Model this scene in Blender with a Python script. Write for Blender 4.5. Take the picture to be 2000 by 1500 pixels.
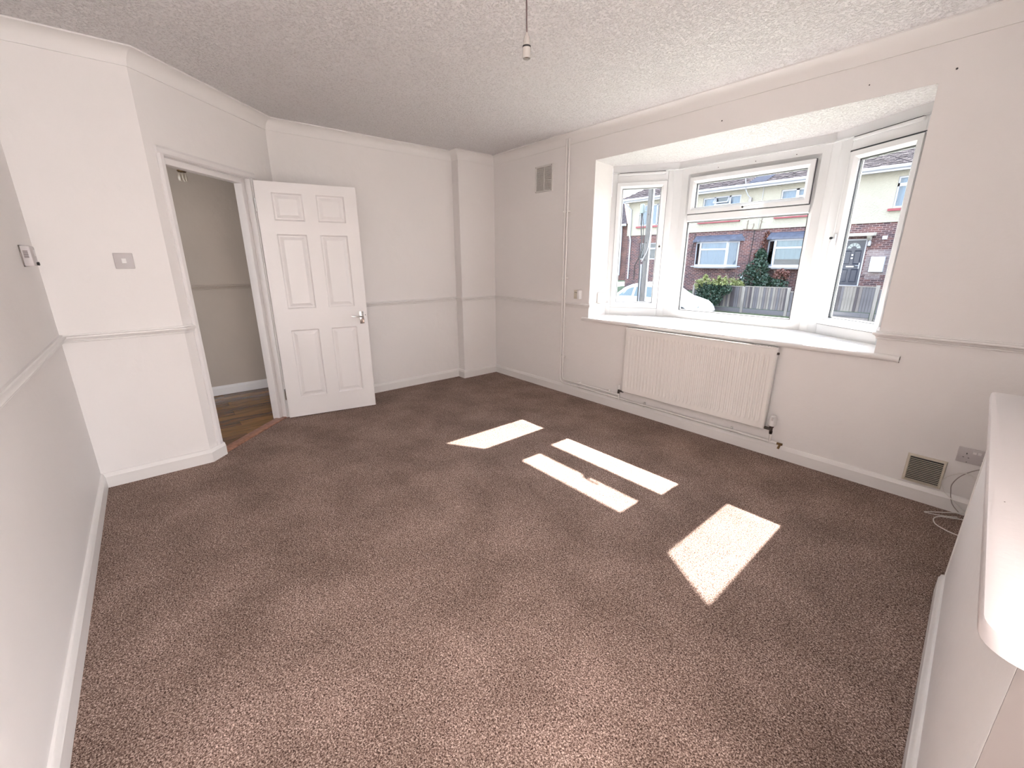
import bpy, bmesh, math, random
from math import sin, cos, pi, radians, sqrt, atan2
from mathutils import Vector, Matrix
random.seed(7)
for o in list(bpy.data.objects): bpy.data.objects.remove(o)
SC = bpy.context.scene
COL = SC.collection

# ------------------------------------------------------------------ camera
CAM = Vector((4.19726, -3.27477, 1.36802))
YAW, PITCH, ROLL, FPX = 2.44116, -0.281669, -0.00203, 827.877
Fv = Vector((cos(YAW)*cos(PITCH), sin(YAW)*cos(PITCH), sin(PITCH)))
Rv = Vector((sin(YAW), -cos(YAW), 0)); Uv = Rv.cross(Fv)
R2 = cos(ROLL)*Rv + sin(ROLL)*Uv; U2 = -sin(ROLL)*Rv + cos(ROLL)*Uv
cam_d = bpy.data.cameras.new('camera'); cam = bpy.data.objects.new('camera', cam_d); COL.objects.link(cam)
m = Matrix((R2, U2, -Fv)).transposed().to_4x4(); m.translation = CAM
cam.matrix_world = m
cam_d.sensor_width = 36; cam_d.lens = 36*FPX/2000; cam_d.clip_start = 0.02; cam_d.clip_end = 300
SC.camera = cam

# ------------------------------------------------------------------ world, sun, added fill, exposure
SC.view_settings.view_transform = 'Standard'; SC.view_settings.look = 'None'
SC.view_settings.exposure = 0.86; SC.view_settings.gamma = 1.0; SC.view_settings.use_curve_mapping = False
w = bpy.data.worlds.new('sky'); SC.world = w; w.use_nodes = True
nt = w.node_tree; bg = nt.nodes['Background']
tc = nt.nodes.new('ShaderNodeTexCoord'); sx = nt.nodes.new('ShaderNodeSeparateXYZ')
rp = nt.nodes.new('ShaderNodeValToRGB')
nt.links.new(tc.outputs['Generated'], sx.inputs[0]); nt.links.new(sx.outputs['Z'], rp.inputs[0])
rp.color_ramp.elements[0].position = 0.0; rp.color_ramp.elements[0].color = (0.95, 0.97, 1.0, 1)
rp.color_ramp.elements[1].position = 0.7; rp.color_ramp.elements[1].color = (0.62, 0.78, 1.0, 1)
nt.links.new(rp.outputs[0], bg.inputs[0]); bg.inputs[1].default_value = 4.1
sun_d = bpy.data.lights.new('sun', 'SUN'); sun_d.energy = 27; sun_d.angle = radians(0.53); sun_d.color = (1.0, 0.945, 0.90)
sun = bpy.data.objects.new('sun', sun_d); COL.objects.link(sun)
sun.rotation_euler = Vector((0.012, -1.0, -0.952)).to_track_quat('-Z', 'Y').to_euler()
def area(name, loc, direction, sx_, sy_, power, color=(1, 1, 1)):
    d = bpy.data.lights.new(name, 'AREA'); d.shape = 'RECTANGLE'; d.size = sx_; d.size_y = sy_; d.energy = power; d.color = color
    o = bpy.data.objects.new(name, d); COL.objects.link(o); o.location = loc
    o.rotation_euler = Vector(direction).to_track_quat('-Z', 'Y').to_euler(); return o
# added fill light in an invented end-wall opening, behind the camera
area('rear_fill_end', (8.1, -1.45, 1.2), (-1, 0, 0.40), 2.0, 1.9, 84, (1.0, 0.955, 0.945))
# added fill light in an invented front opening of the unseen rear half
area('rear_fill_front', (6.5, .05, 1.3), (0, -1, 0.30), 2.5, 1.9, 330, (1.0, 0.955, 0.945))

# ------------------------------------------------------------------ materials
def nmat(name):
    mt = bpy.data.materials.new(name); mt.use_nodes = True
    return mt, mt.node_tree, mt.node_tree.nodes['Principled BSDF']
def P(name, col, rough=.5, metal=0, bump=None, spec=.5, var=None):
    """bump=(scale,distance,detail)  var=(scale,amount) value variation"""
    mt, t, b = nmat(name)
    b.inputs['Base Color'].default_value = (*col, 1); b.inputs['Roughness'].default_value = rough
    b.inputs['Metallic'].default_value = metal; b.inputs['Specular IOR Level'].default_value = spec
    tcn = t.nodes.new('ShaderNodeTexCoord')
    if var:
        n = t.nodes.new('ShaderNodeTexNoise'); n.inputs['Scale'].default_value = var[0]; n.inputs['Detail'].default_value = 4
        t.links.new(tcn.outputs['Object'], n.inputs['Vector'])
        r = t.nodes.new('ShaderNodeValToRGB'); a = var[1]
        r.color_ramp.elements[0].position = .3; r.color_ramp.elements[1].position = .7
        r.color_ramp.elements[0].color = (*[c*(1-a) for c in col], 1); r.color_ramp.elements[1].color = (*[min(1, c*(1+a)) for c in col], 1)
        t.links.new(n.outputs['Fac'], r.inputs[0]); t.links.new(r.outputs[0], b.inputs['Base Color'])
    if bump:
        n = t.nodes.new('ShaderNodeTexNoise'); n.inputs['Scale'].default_value = bump[0]
        n.inputs['Detail'].default_value = bump[2] if len(bump) > 2 else 2
        t.links.new(tcn.outputs['Object'], n.inputs['Vector'])
        bp = t.nodes.new('ShaderNodeBump'); bp.inputs['Distance'].default_value = bump[1]; bp.inputs['Strength'].default_value = 1
        t.links.new(n.outputs['Fac'], bp.inputs['Height']); t.links.new(bp.outputs[0], b.inputs['Normal'])
    return mt
WALL = (0.865, 0.83, 0.812)
M = {}
M['wall'] = P('painted_plaster', WALL, .55, bump=(14, .003, 4), var=(1.3, .015), spec=.3)
M['trim'] = P('gloss_white_paint', (0.84, 0.81, 0.79), .32, bump=(40, .0006, 3))
M['cove'] = P('cove_paint', (0.86, 0.832, 0.81), .55, spec=.3)
M['upvc'] = P('white_upvc', (0.73, 0.735, 0.74), .25)
M['gasket'] = P('black_gasket', (.03, .03, .035), .5)
M['door'] = P('satin_white_door_paint', (0.84, 0.81, 0.80), .35, bump=(30, .0008, 3))
M['rad'] = P('white_enamel', (0.88, 0.85, 0.82), .14)
M['plastic'] = P('white_plastic', (.80, .78, .77), .35)
M['plate'] = P('grey_lilac_plastic_plate', (.56, .52, .52), .35)
M['ventplate'] = P('painted_vent_plastic', (.70, .67, .64), .4)
M['slot'] = P('dark_slot', (.02, .018, .018), .6)
M['chrome'] = P('chrome', (.75, .76, .76), .18, 1)
M['brass'] = P('tarnished_brass', (.22, .14, .07), .4, 1)
M['darkmetal'] = P('dark_metal_and_shadow_gap', (.12, .10, .09), .3, 1)
M['cream'] = P('yellowed_shade_plastic', (.66, .60, .50), .45, var=(30, .06))  # yellowed vent plastic, also the shade tone on the junction box plate
M['holder'] = P('grey_white_bakelite', (.50, .47, .44), .4)
M['darkend'] = P('dark_end_face', (.15, .128, .118), .6)
M['cord'] = P('brown_flex', (.17, .12, .12), .5)
M['cable'] = P('white_cable', (.78, .74, .70), .4)
M['greycable'] = P('grey_cable', (.36, .31, .28), .5)
M['board'] = P('painted_ledge_board', (.80, .745, .735), .3, bump=(60, .0008, 3))
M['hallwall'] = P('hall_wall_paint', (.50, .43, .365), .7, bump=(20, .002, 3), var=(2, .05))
M['chip'] = P('chipped_paint', (.10, .07, .06), .8)

def ceiling_mat():
    mt, t, b = nmat('stippled_artex')
    b.inputs['Base Color'].default_value = (.90, .875, .865, 1); b.inputs['Roughness'].default_value = .7
    b.inputs['Specular IOR Level'].default_value = .25
    tcn = t.nodes.new('ShaderNodeTexCoord')
    v = t.nodes.new('ShaderNodeTexNoise'); v.inputs['Scale'].default_value = 88; v.inputs['Detail'].default_value = 2.5; v.inputs['Roughness'].default_value = .6
    v.inputs['Distortion'].default_value = .6
    t.links.new(tcn.outputs['Object'], v.inputs['Vector'])
    bp = t.nodes.new('ShaderNodeBump'); bp.inputs['Distance'].default_value = .006; bp.inputs['Strength'].default_value = 1
    mr = t.nodes.new('ShaderNodeMapRange'); mr.interpolation_type = 'SMOOTHSTEP'; mr.inputs[1].default_value = .36; mr.inputs[2].default_value = .54
    t.links.new(v.outputs['Fac'], mr.inputs[0])
    cr = t.nodes.new('ShaderNodeValToRGB'); cr.color_ramp.elements[0].position = 0; cr.color_ramp.elements[1].position = .35
    cr.color_ramp.elements[0].color = (.80, .762, .755, 1); cr.color_ramp.elements[1].color = (.925, .90, .895, 1)  # shade in the stipple pits put into the base colour
    t.links.new(mr.outputs[0], cr.inputs[0]); t.links.new(cr.outputs[0], b.inputs['Base Color'])
    t.links.new(mr.outputs[0], bp.inputs['Height']); t.links.new(bp.outputs[0], b.inputs['Normal'])
    return mt
M['ceiling'] = ceiling_mat()

def carpet_mat():
    mt, t, b = nmat('brown_twist_carpet')
    b.inputs['Roughness'].default_value = .95; b.inputs['Specular IOR Level'].default_value = .1
    b.inputs['Sheen Weight'].default_value = .0
    tcn = t.nodes.new('ShaderNodeTexCoord')
    n = t.nodes.new('ShaderNodeTexNoise'); n.inputs['Scale'].default_value = 210; n.inputs['Detail'].default_value = 2; n.inputs['Roughness'].default_value = .7
    n.inputs['Distortion'].default_value = .8
    t.links.new(tcn.outputs['Object'], n.inputs['Vector'])
    r = t.nodes.new('ShaderNodeValToRGB'); e = r.color_ramp.elements
    e[0].position = .36; e[0].color = (.062, .035, .027, 1)
    e[1].position = .66; e[1].color = (.74, .58, .50, 1)
    x = e.new(.5); x.color = (.26, .172, .138, 1)
    t.links.new(n.outputs['Fac'], r.inputs[0])
    n2 = t.nodes.new('ShaderNodeTexNoise'); n2.inputs['Scale'].default_value = 3.2; n2.inputs['Detail'].default_value = 5
    t.links.new(tcn.outputs['Object'], n2.inputs['Vector'])
    r2 = t.nodes.new('ShaderNodeValToRGB'); r2.color_ramp.elements[0].position = .35; r2.color_ramp.elements[1].position = .68
    r2.color_ramp.elements[0].color = (.80, .79, .78, 1); r2.color_ramp.elements[1].color = (1.12, 1.12, 1.13, 1)
    t.links.new(n2.outputs['Fac'], r2.inputs[0])
    mx = t.nodes.new('ShaderNodeMix'); mx.data_type = 'RGBA'; mx.blend_type = 'MULTIPLY'; mx.inputs[0].default_value = 1
    t.links.new(r.outputs[0], mx.inputs[6]); t.links.new(r2.outputs[0], mx.inputs[7]); t.links.new(mx.outputs[2], b.inputs['Base Color'])
    bp = t.nodes.new('ShaderNodeBump'); bp.inputs['Distance'].default_value = .006; bp.inputs['Strength'].default_value = .8
    t.links.new(n.outputs['Fac'], bp.inputs['Height']); t.links.new(bp.outputs[0], b.inputs['Normal'])
    return mt
M['carpet'] = carpet_mat()

def wood_mat(name, c0, c1, scale=(1, 14, 14), rough=.3):
    mt, t, b = nmat(name); b.inputs['Roughness'].default_value = rough
    tcn = t.nodes.new('ShaderNodeTexCoord'); mp = t.nodes.new('ShaderNodeMapping'); mp.inputs['Scale'].default_value = scale
    n = t.nodes.new('ShaderNodeTexNoise'); n.inputs['Scale'].default_value = 4; n.inputs['Detail'].default_value = 6
    r = t.nodes.new('ShaderNodeValToRGB'); r.color_ramp.elements[0].position = .3; r.color_ramp.elements[1].position = .7
    r.color_ramp.elements[0].color = (*c0, 1); r.color_ramp.elements[1].color = (*c1, 1)
    t.links.new(tcn.outputs['Object'], mp.inputs[0]); t.links.new(mp.outputs[0], n.inputs['Vector'])
    t.links.new(n.outputs['Fac'], r.inputs[0]); t.links.new(r.outputs[0], b.inputs['Base Color'])
    return mt
M['hallwood'] = [wood_mat('dark_oak_plank_%d' % i, c, [k*2.2 for k in c], (12, 1, 12), .25) for i, c in enumerate([(.14, .066, .018), (.17, .080, .022), (.10, .044, .016)])]
M['threshold'] = wood_mat('red_brown_threshold', (.26, .11, .07), (.48, .25, .17), (8, 8, 8), .35)
M['fencewood'] = [wood_mat('weathered_board_%d' % i, c, [k*1.6 for k in c], (10, 10, .8), .85) for i, c in enumerate([(0.072, 0.0662, 0.0706), (0.101, 0.0864, 0.0806), (0.0396, 0.0324, 0.0346), (0.137, 0.122, 0.108)])]
M['polewood'] = wood_mat('weathered_pole', (0.0612, 0.054, 0.0504), (0.122, 0.115, 0.112), (10, 10, .6), .85)

def glass_mat(name, tint=(1, 1, 1), refl=1.0):
    mt = bpy.data.materials.new(name); mt.use_nodes = True; t = mt.node_tree
    t.nodes.clear(); out = t.nodes.new('ShaderNodeOutputMaterial'); tr = t.nodes.new('ShaderNodeBsdfTransparent'); tr.inputs[0].default_value = (*tint, 1)
    gl = t.nodes.new('ShaderNodeBsdfGlossy'); gl.inputs['Roughness'].default_value = .0
    fr = t.nodes.new('ShaderNodeFresnel'); fr.inputs[0].default_value = 1.35
    ml = t.nodes.new('ShaderNodeMath'); ml.operation = 'MULTIPLY'; ml.inputs[1].default_value = refl
    mx = t.nodes.new('ShaderNodeMixShader'); t.links.new(fr.outputs[0], ml.inputs[0]); t.links.new(ml.outputs[0], mx.inputs[0])
    t.links.new(tr.outputs[0], mx.inputs[1]); t.links.new(gl.outputs[0], mx.inputs[2]); t.links.new(mx.outputs[0], out.inputs[0])
    return mt
M['glass'] = glass_mat('window_glass', (.97, .98, .98), .35)
M['houseglass'] = glass_mat('house_window_glass', (.75, .82, .86), 2.0)
M['carglass'] = P('car_glass', (.09, .12, .135), .25, spec=.25)
M['crystal'] = P('lamp_glass_drop', (.65, .58, .48), .1)

def brick_mat(name, c1, c2, mortar, scale=1.0):
    mt, t, b = nmat(name); b.inputs['Roughness'].default_value = .9
    tcn = t.nodes.new('ShaderNodeTexCoord'); mp = t.nodes.new('ShaderNodeMapping')
    sp = t.nodes.new('ShaderNodeSeparateXYZ'); cb = t.nodes.new('ShaderNodeCombineXYZ'); ad = t.nodes.new('ShaderNodeMath')
    t.links.new(tcn.outputs['Object'], sp.inputs[0]); t.links.new(sp.outputs['X'], ad.inputs[0]); t.links.new(sp.outputs['Y'], ad.inputs[1])
    t.links.new(ad.outputs[0], cb.inputs[0]); t.links.new(sp.outputs['Z'], cb.inputs[1])
    br = t.nodes.new('ShaderNodeTexBrick'); br.inputs['Scale'].default_value = scale
    br.inputs['Brick Width'].default_value = .225; br.inputs['Row Height'].default_value = .075; br.inputs['Mortar Size'].default_value = .009
    br.inputs['Mortar Smooth'].default_value = .1
    br.inputs['Color1'].default_value = (*c1, 1); br.inputs['Color2'].default_value = (*c2, 1); br.inputs['Mortar'].default_value = (*mortar, 1)
    t.links.new(cb.outputs[0], br.inputs['Vector'])
    n = t.nodes.new('ShaderNodeTexNoise'); n.inputs['Scale'].default_value = 1.6; n.inputs['Detail'].default_value = 5; t.links.new(tcn.outputs['Object'], n.inputs['Vector'])
    r = t.nodes.new('ShaderNodeValToRGB'); r.color_ramp.elements[0].position = .35; r.color_ramp.elements[1].position = .65
    r.color_ramp.elements[0].color = (.72, .72, .78, 1); r.color_ramp.elements[1].color = (1.2, 1.15, 1.12, 1); t.links.new(n.outputs['Fac'], r.inputs[0])
    mx = t.nodes.new('ShaderNodeMix'); mx.data_type = 'RGBA'; mx.blend_type = 'MULTIPLY'; mx.inputs[0].default_value = 1
    t.links.new(br.outputs['Color'], mx.inputs[6]); t.links.new(r.outputs[0], mx.inputs[7]); t.links.new(mx.outputs[2], b.inputs['Base Color'])
    bp = t.nodes.new('ShaderNodeBump'); bp.inputs['Distance'].default_value = .01; bp.invert = True
    t.links.new(br.outputs['Fac'], bp.inputs['Height']); t.links.new(bp.outputs[0], b.inputs['Normal'])
    return mt
M['brick'] = brick_mat('red_brown_brickwork', (0.0972, 0.0374, 0.0331), (0.0324, 0.0158, 0.0216), (0.216, 0.166, 0.162))
M['brick2'] = brick_mat('far_red_brickwork', (0.122, 0.0468, 0.0396), (0.072, 0.0288, 0.0266), (0.18, 0.137, 0.122))
M['render'] = P('cream_roughcast', (0.288, 0.2678, 0.2196), .9, bump=(18, .03, 4), var=(6, .04))
M['rooftile'] = P('grey_brown_roof_tile', (0.0612, 0.0504, 0.05328), .95, var=(7, .55), spec=.05)
M['orangetile'] = P('orange_roof_tile', (0.2016, 0.0936, 0.072), .85, var=(8, .2))
M['darkpatch'] = P('dark_roof_surface', (0.0216, 0.02592, 0.0432), .95, var=(5, .2), spec=.05)
M['lead'] = P('lead_sheet', (0.0612, 0.0684, 0.1008), .6, var=(6, .3))
M['redsill'] = P('red_painted_sill', (0.18, 0.0216, 0.0324), .5)
M['whitepaint'] = P('white_exterior_paint', (0.3312, 0.3384, 0.3816), .4)
M['navy'] = P('navy_door', (0.01296, 0.01656, 0.0324), .3)
M['asphalt'] = P('asphalt', (0.0576, 0.0576, 0.05976), .95, bump=(80, .01, 3), var=(3, .15))
M['paving'] = P('concrete_paving', (0.1296, 0.126, 0.1188), .9, var=(4, .1))
M['grass'] = P('rough_grass', (0.036, 0.054, 0.0216), .95, var=(20, .4))
M['leaf'] = P('ivy_leaf', (0.02016, 0.04176, 0.0252), .5, var=(9, .6))
M['leafpale'] = P('pale_leaf', (0.1584, 0.1728, 0.0576), .6, var=(9, .4))
M['leafred'] = P('red_leaf', (0.108, 0.0396, 0.0288), .6, var=(9, .4))
M['stem'] = P('dry_stem', (.13, .09, .07), .9)
M['curtain'] = P('net_curtain', (0.288, 0.324, 0.396), .9)
M['blind'] = P('slatted_blind', (0.3024, 0.3312, 0.3312), .7)
M['darkroom'] = P('dim_interior', (0.072, 0.0792, 0.0864), .9)
M['carpaint'] = P('white_car_paint', (0.4464, 0.4536, 0.4752), .15)
M['tyre'] = P('tyre_rubber', (.03, .03, .03), .8)
M['blueprt'] = P('blue_badge', (.06, .12, .38), .3)

# ------------------------------------------------------------------ helpers
class MB:
    def __init__(s): s.v = []; s.f = []
    def add(s, vs, fs):
        k = len(s.v); s.v += [tuple(v) for v in vs]; s.f += [tuple(i+k for i in f) for f in fs]; return s
    def box(s, x0, x1, y0, y1, z0, z1):
        x0, x1 = sorted((x0, x1)); y0, y1 = sorted((y0, y1)); z0, z1 = sorted((z0, z1))
        return s.add([(x0,y0,z0),(x1,y0,z0),(x1,y1,z0),(x0,y1,z0),(x0,y0,z1),(x1,y0,z1),(x1,y1,z1),(x0,y1,z1)],
              [(3,2,1,0),(4,5,6,7),(0,1,5,4),(1,2,6,5),(2,3,7,6),(3,0,4,7)])
    def prism(s, poly, z0, z1):
        n = len(poly); a = sum(poly[i][0]*poly[(i+1) % n][1]-poly[(i+1) % n][0]*poly[i][1] for i in range(n))
        if a < 0: poly = poly[::-1]
        vs = [(x, y, z0) for x, y in poly]+[(x, y, z1) for x, y in poly]
        return s.add(vs, [tuple(range(n))[::-1], tuple(range(n, 2*n))]+[(i, (i+1) % n, n+(i+1) % n, n+i) for i in range(n)])
    def prism_xz(s, poly, y0, y1):
        n = len(poly); vs = [(x, y0, z) for x, z in poly]+[(x, y1, z) for x, z in poly]
        return s.add(vs, [tuple(range(n)), tuple(range(n, 2*n))[::-1]]+[(i, n+i, n+(i+1) % n, (i+1) % n) for i in range(n)])
    def prism_yz(s, poly, x0, x1):
        n = len(poly); vs = [(x0, y, z) for y, z in poly]+[(x1, y, z) for y, z in poly]
        return s.add(vs, [tuple(range(n)), tuple(range(n, 2*n))[::-1]]+[(i, n+i, n+(i+1) % n, (i+1) % n) for i in range(n)])
    def ring(s, prof, u0, u1, z0, z1):
        """mitred rectangular frame in the u-z plane; prof = [(inward, v)]"""
        n = len(prof); vs = []
        for cu, cz, du, dz in ((u0, z0, 1, 1), (u1, z0, -1, 1), (u1, z1, -1, -1), (u0, z1, 1, -1)):
            for a, v in prof: vs.append((cu+du*a, v, cz+dz*a))
        fs = []
        for c in range(4):
            for i in range(n):
                fs.append((c*n+i, ((c+1) % 4)*n+i, ((c+1) % 4)*n+(i+1) % n, c*n+(i+1) % n))
        return s.add(vs, fs)
    def tube(s, pts, r, seg=10, r2=None):
        pts = [Vector(p) for p in pts]; n = len(pts); k = len(s.v); ref = None
        for i, p in enumerate(pts):
            t = (pts[min(i+1, n-1)]-pts[max(i-1, 0)]).normalized()
            if ref is None:
                ref = t.orthogonal().normalized()
            else:
                ref = (ref - t*ref.dot(t)).normalized()
            b = t.cross(ref); rr = r if r2 is None else r+(r2-r)*i/(n-1)
            for j in range(seg):
                a = 2*pi*j/seg; s.v.append(tuple(p+rr*(cos(a)*ref+sin(a)*b)))
        for i in range(n-1):
            for j in range(seg):
                s.f.append((k+i*seg+j, k+i*seg+(j+1) % seg, k+(i+1)*seg+(j+1) % seg, k+(i+1)*seg+j))
        s.f.append(tuple(k+j for j in range(seg))[::-1]); s.f.append(tuple(k+(n-1)*seg+j for j in range(seg)))
        return s
    def lathe(s, prof, c=(0, 0, 0), seg=24, axis='z'):
        k = len(s.v); n = len(prof)
        for r, h in prof:
            for j in range(seg):
                a = 2*pi*j/seg
                p = (r*cos(a), r*sin(a), h) if axis == 'z' else ((r*cos(a), h, r*sin(a)) if axis == 'y' else (h, r*cos(a), r*sin(a)))
                s.v.append((c[0]+p[0], c[1]+p[1], c[2]+p[2]))
        for i in range(n-1):
            for j in range(seg):
                s.f.append((k+i*seg+j, k+i*seg+(j+1) % seg, k+(i+1)*seg+(j+1) % seg, k+(i+1)*seg+j))
        s.f.append(tuple(k+j for j in range(seg))); s.f.append(tuple(k+(n-1)*seg+j for j in range(seg)))
        return s
    def build(s, name, mat, parent=None, bevel=0, smooth=True, at=None, rz=0):
        me = bpy.data.meshes.new(name); me.from_pydata(s.v, [], s.f)
        bm = bmesh.new(); bm.from_mesh(me); bmesh.ops.recalc_face_normals(bm, faces=bm.faces)
        if bevel:
            bmesh.ops.bevel(bm, geom=[e for e in bm.edges if e.calc_face_angle(0) > .6], offset=bevel, segments=2, profile=.5, affect='EDGES', clamp_overlap=True)
        bm.to_mesh(me); bm.free()
        if smooth:
            for p in me.polygons: p.use_smooth = True
            me.set_sharp_from_angle(angle=radians(32))
        me.materials.append(mat); o = bpy.data.objects.new(name, me); COL.objects.link(o)
        if parent: o.parent = parent
        if at: o.location = at
        if rz: o.rotation_euler.z = rz
        return o
def tag(o, label=None, cat=None, group=None, kind=None):
    if label: o['label'] = label
    if cat: o['category'] = cat
    if group: o['group'] = group
    if kind: o['kind'] = kind
    return o
def empty(name, loc=(0, 0, 0), rz=0, **k):
    o = bpy.data.objects.new(name, None); COL.objects.link(o); o.location = loc; o.rotation_euler.z = rz; o.empty_display_size = .1
    return tag(o, **k)
def struct(o, label, cat): return tag(o, label, cat, kind='structure')
def walled(mb, x0, x1, z0, z1, holes, y0, y1, perm=lambda x, y, z: (x, y, z)):
    """wall slab with rectangular holes (u0,u1,z0,z1) and real reveals"""
    xs = sorted({x0, x1, *[h[0] for h in holes], *[h[1] for h in holes]}); zs = sorted({z0, z1, *[h[2] for h in holes], *[h[3] for h in holes]})
    xs = [x for x in xs if x0 <= x <= x1]; zs = [z for z in zs if z0 <= z <= z1]
    solid = lambda i, j: 0 <= i < len(xs)-1 and 0 <= j < len(zs)-1 and not any(h[0] <= (xs[i]+xs[i+1])/2 <= h[1] and h[2] <= (zs[j]+zs[j+1])/2 <= h[3] for h in holes)
    for i in range(len(xs)-1):
        for j in range(len(zs)-1):
            if not solid(i, j): continue
            a, b, c, d = xs[i], xs[i+1], zs[j], zs[j+1]
            q = [[(a, y0, c), (b, y0, c), (b, y0, d), (a, y0, d)], [(a, y1, c), (a, y1, d), (b, y1, d), (b, y1, c)]]
            if not solid(i-1, j): q.append([(a, y0, c), (a, y0, d), (a, y1, d), (a, y1, c)])
            if not solid(i+1, j): q.append([(b, y0, c), (b, y1, c), (b, y1, d), (b, y0, d)])
            if not solid(i, j-1): q.append([(a, y0, c), (a, y1, c), (b, y1, c), (b, y0, c)])
            if not solid(i, j+1): q.append([(a, y0, d), (b, y0, d), (b, y1, d), (a, y1, d)])
            for f in q: mb.add([perm(*p) for p in f], [(0, 1, 2, 3)])
    return mb
def sweep(prof, path, z=0, i0=0, i1=None, closed_ends=True):
    """sweep (left offset, height) profile along part of a 2D path with mitred corners"""
    i1 = len(path)-1 if i1 is None else i1; mb = MB(); n = len(prof); cnt = 0
    P2 = [Vector(p) for p in path]
    def nrm(a, b): d = (b-a).normalized(); return Vector((-d.y, d.x))
    for i in range(i0, i1+1):
        n1 = nrm(P2[i-1], P2[i]) if i > 0 else None; n2 = nrm(P2[i], P2[i+1]) if i < len(P2)-1 else None
        if n1 is None: mv = n2
        elif n2 is None: mv = n1
        else: mv = (n1+n2)/(1+n1.dot(n2))
        for a, b in prof: mb.v.append((P2[i].x+mv.x*a, P2[i].y+mv.y*a, z+b))
        if cnt:
            k = (cnt-1)*n
            for j in range(n): mb.f.append((k+j, k+(j+1) % n, k+n+(j+1) % n, k+n+j))
        cnt += 1
    mb.f.append(tuple(range(n))); mb.f.append(tuple((cnt-1)*n+j for j in range(n))[::-1])
    return mb
def arc(c, r, a0, a1, n): return [(c[0]+r*cos(a0+(a1-a0)*i/n), c[1]+r*sin(a0+(a1-a0)*i/n)) for i in range(n+1)]

# ------------------------------------------------------------------ room shell
H = 2.496; CV = .083; T = .018
XR = 8.0
O = (0, 0); BW = .4876; RC = .1247; YB = 2.2878; DX, DY = .7101, -3.1348; YL = 3.7004
path = [(XR, 0), O, (0, -BW), (-RC, -BW), (-RC, -YB), (DX, DY), (DX, -YL), (XR, -YL)]
# floor
fl = MB().prism([(XR, 0), (0, 0), (0, -BW), (-RC, -BW), (-RC, -YB), (DX, DY), (DX, -YL), (XR, -YL)], -.05, 0).build('floor', M['carpet'], smooth=False)
struct(fl, 'speckled brown fitted carpet covering the living room floor', 'carpet')
fk = MB().box(4.75, XR, -YL, 0, .0005, .004).build('floor_bounce', P('pale_bounce_floor', (.5, .47, .44), .5), smooth=False)  # pale floor added out of view to bounce light onto the ceiling
struct(fk, 'pale floor added in the unseen rear half to bounce light up', 'floor')
# ceiling
cl = MB().box(-1.3, XR+.1, -YL-.1, .02, H, H+.12).build('ceiling', M['ceiling'], smooth=False)
struct(cl, 'white stippled artex ceiling over the whole room', 'ceiling')
# window wall (opening to the bay)
OX0, OX1, SZ, HZ = 1.48, 3.69, .80, 2.236
ww = walled(MB(), -.3, XR+.1, -.05, H+.1, [(OX0-.08, OX1, SZ, HZ), (5.2, 7.8, .3, 2.3)], 0, .28).build('wall_window', M['wall'], smooth=False)  # rear opening added out of view to let fill light and sun in
struct(ww, 'magnolia painted wall with the bay window opening and radiator', 'wall')
# boxed corner and back wall
bx = MB().box(-RC-.02, 0, -BW, .01, -.02, H+.02).build('wall_corner', M['wall'], smooth=False)
struct(bx, 'narrow boxed-out strip of wall in the far corner', 'wall')
bk = MB().box(-RC-.12, -RC, -YB-.02, .01, -.02, H+.02).build('wall_back', M['wall'], smooth=False)
struct(bk, 'pale wall behind the open panelled door', 'wall')
lw = MB().box(DX-.1, XR+.1, -YL-.15, -YL, -.02, H+.02).build('wall_left', M['wall'], smooth=False)
struct(lw, 'pale wall running along the left edge with the thermostat', 'wall')
sw = MB().box(DX-.1, DX, -YL-.1, DY, -.02, H+.02).build('wall_front', M['wall'], smooth=False)
struct(sw, 'short pale wall with the light switch, left of the doorway', 'wall')
# door wall, local frame origin at its inner corner
DLEN = sqrt((DX+RC)**2+(DY+YB)**2); DANG = atan2(DY+YB, DX+RC)
dv = Vector((cos(DANG), sin(DANG))); dn = Vector((-dv.y, dv.x))
def dwp(s, v): return (-RC+dv.x*s+dn.x*v, -YB+dv.y*s+dn.y*v)
dwall = walled(MB(), 0, DLEN, -.02, H+.02, [(.275, 1.095, -.02, 2.03)], -.115, 0).build('wall_door', M['wall'], smooth=False, at=(-RC, -YB, 0), rz=DANG)
struct(dwall, 'angled pale wall holding the open doorway to the hall', 'wall')
rw = walled(MB(), -YL-.1, .3, -.05, H+.1, [(-2.55, -.35, .2, 2.3)], XR, XR+.12, lambda u, d, z: (d, u, z)).build('wall_right', M['wall'], smooth=False)  # end-wall opening invented for the added fill light
struct(rw, 'far end wall of the through-room with an opening added for fill light, out of view', 'wall')

nb = MB().box(4.62, 4.74, -2.46, .01, -.02, H+.02).build('wall_light_shield', M['wall'], smooth=False)  # unseen wall added to keep rear fill light off the window wall
struct(nb, 'unseen full-height shield wall added to keep fill light off the window wall', 'wall')
# coving
cprof = [(0, -CV), (.007, -CV), (.007, -CV+.005)]+[(CV-(CV-.008)*cos(t), -CV+.005+(CV-.013)*sin(t)) for t in [pi/2*i/8 for i in range(1, 8)]]+[(CV-.006, -.008), (CV, -.008), (CV, 0), (0, 0)]
names = ['window', 'corner', 'corner', 'back', 'door', 'front', 'left']
segs = [(0, 1, 'cove moulding above the bay window wall'), (1, 3, 'short cove moulding around the boxed corner'), (3, 4, 'cove moulding above the open panelled door'),
        (4, 5, 'cove moulding above the doorway'), (5, 6, 'cove moulding above the light switch wall'), (6, 7, 'cove moulding above the thermostat wall')]
ti = 1
for a, b, lab in segs:
    struct(sweep(cprof, path, H, a, b).build('trim_%d' % ti, M['cove']), 'white curved '+lab, 'coving'); ti += 1
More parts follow.
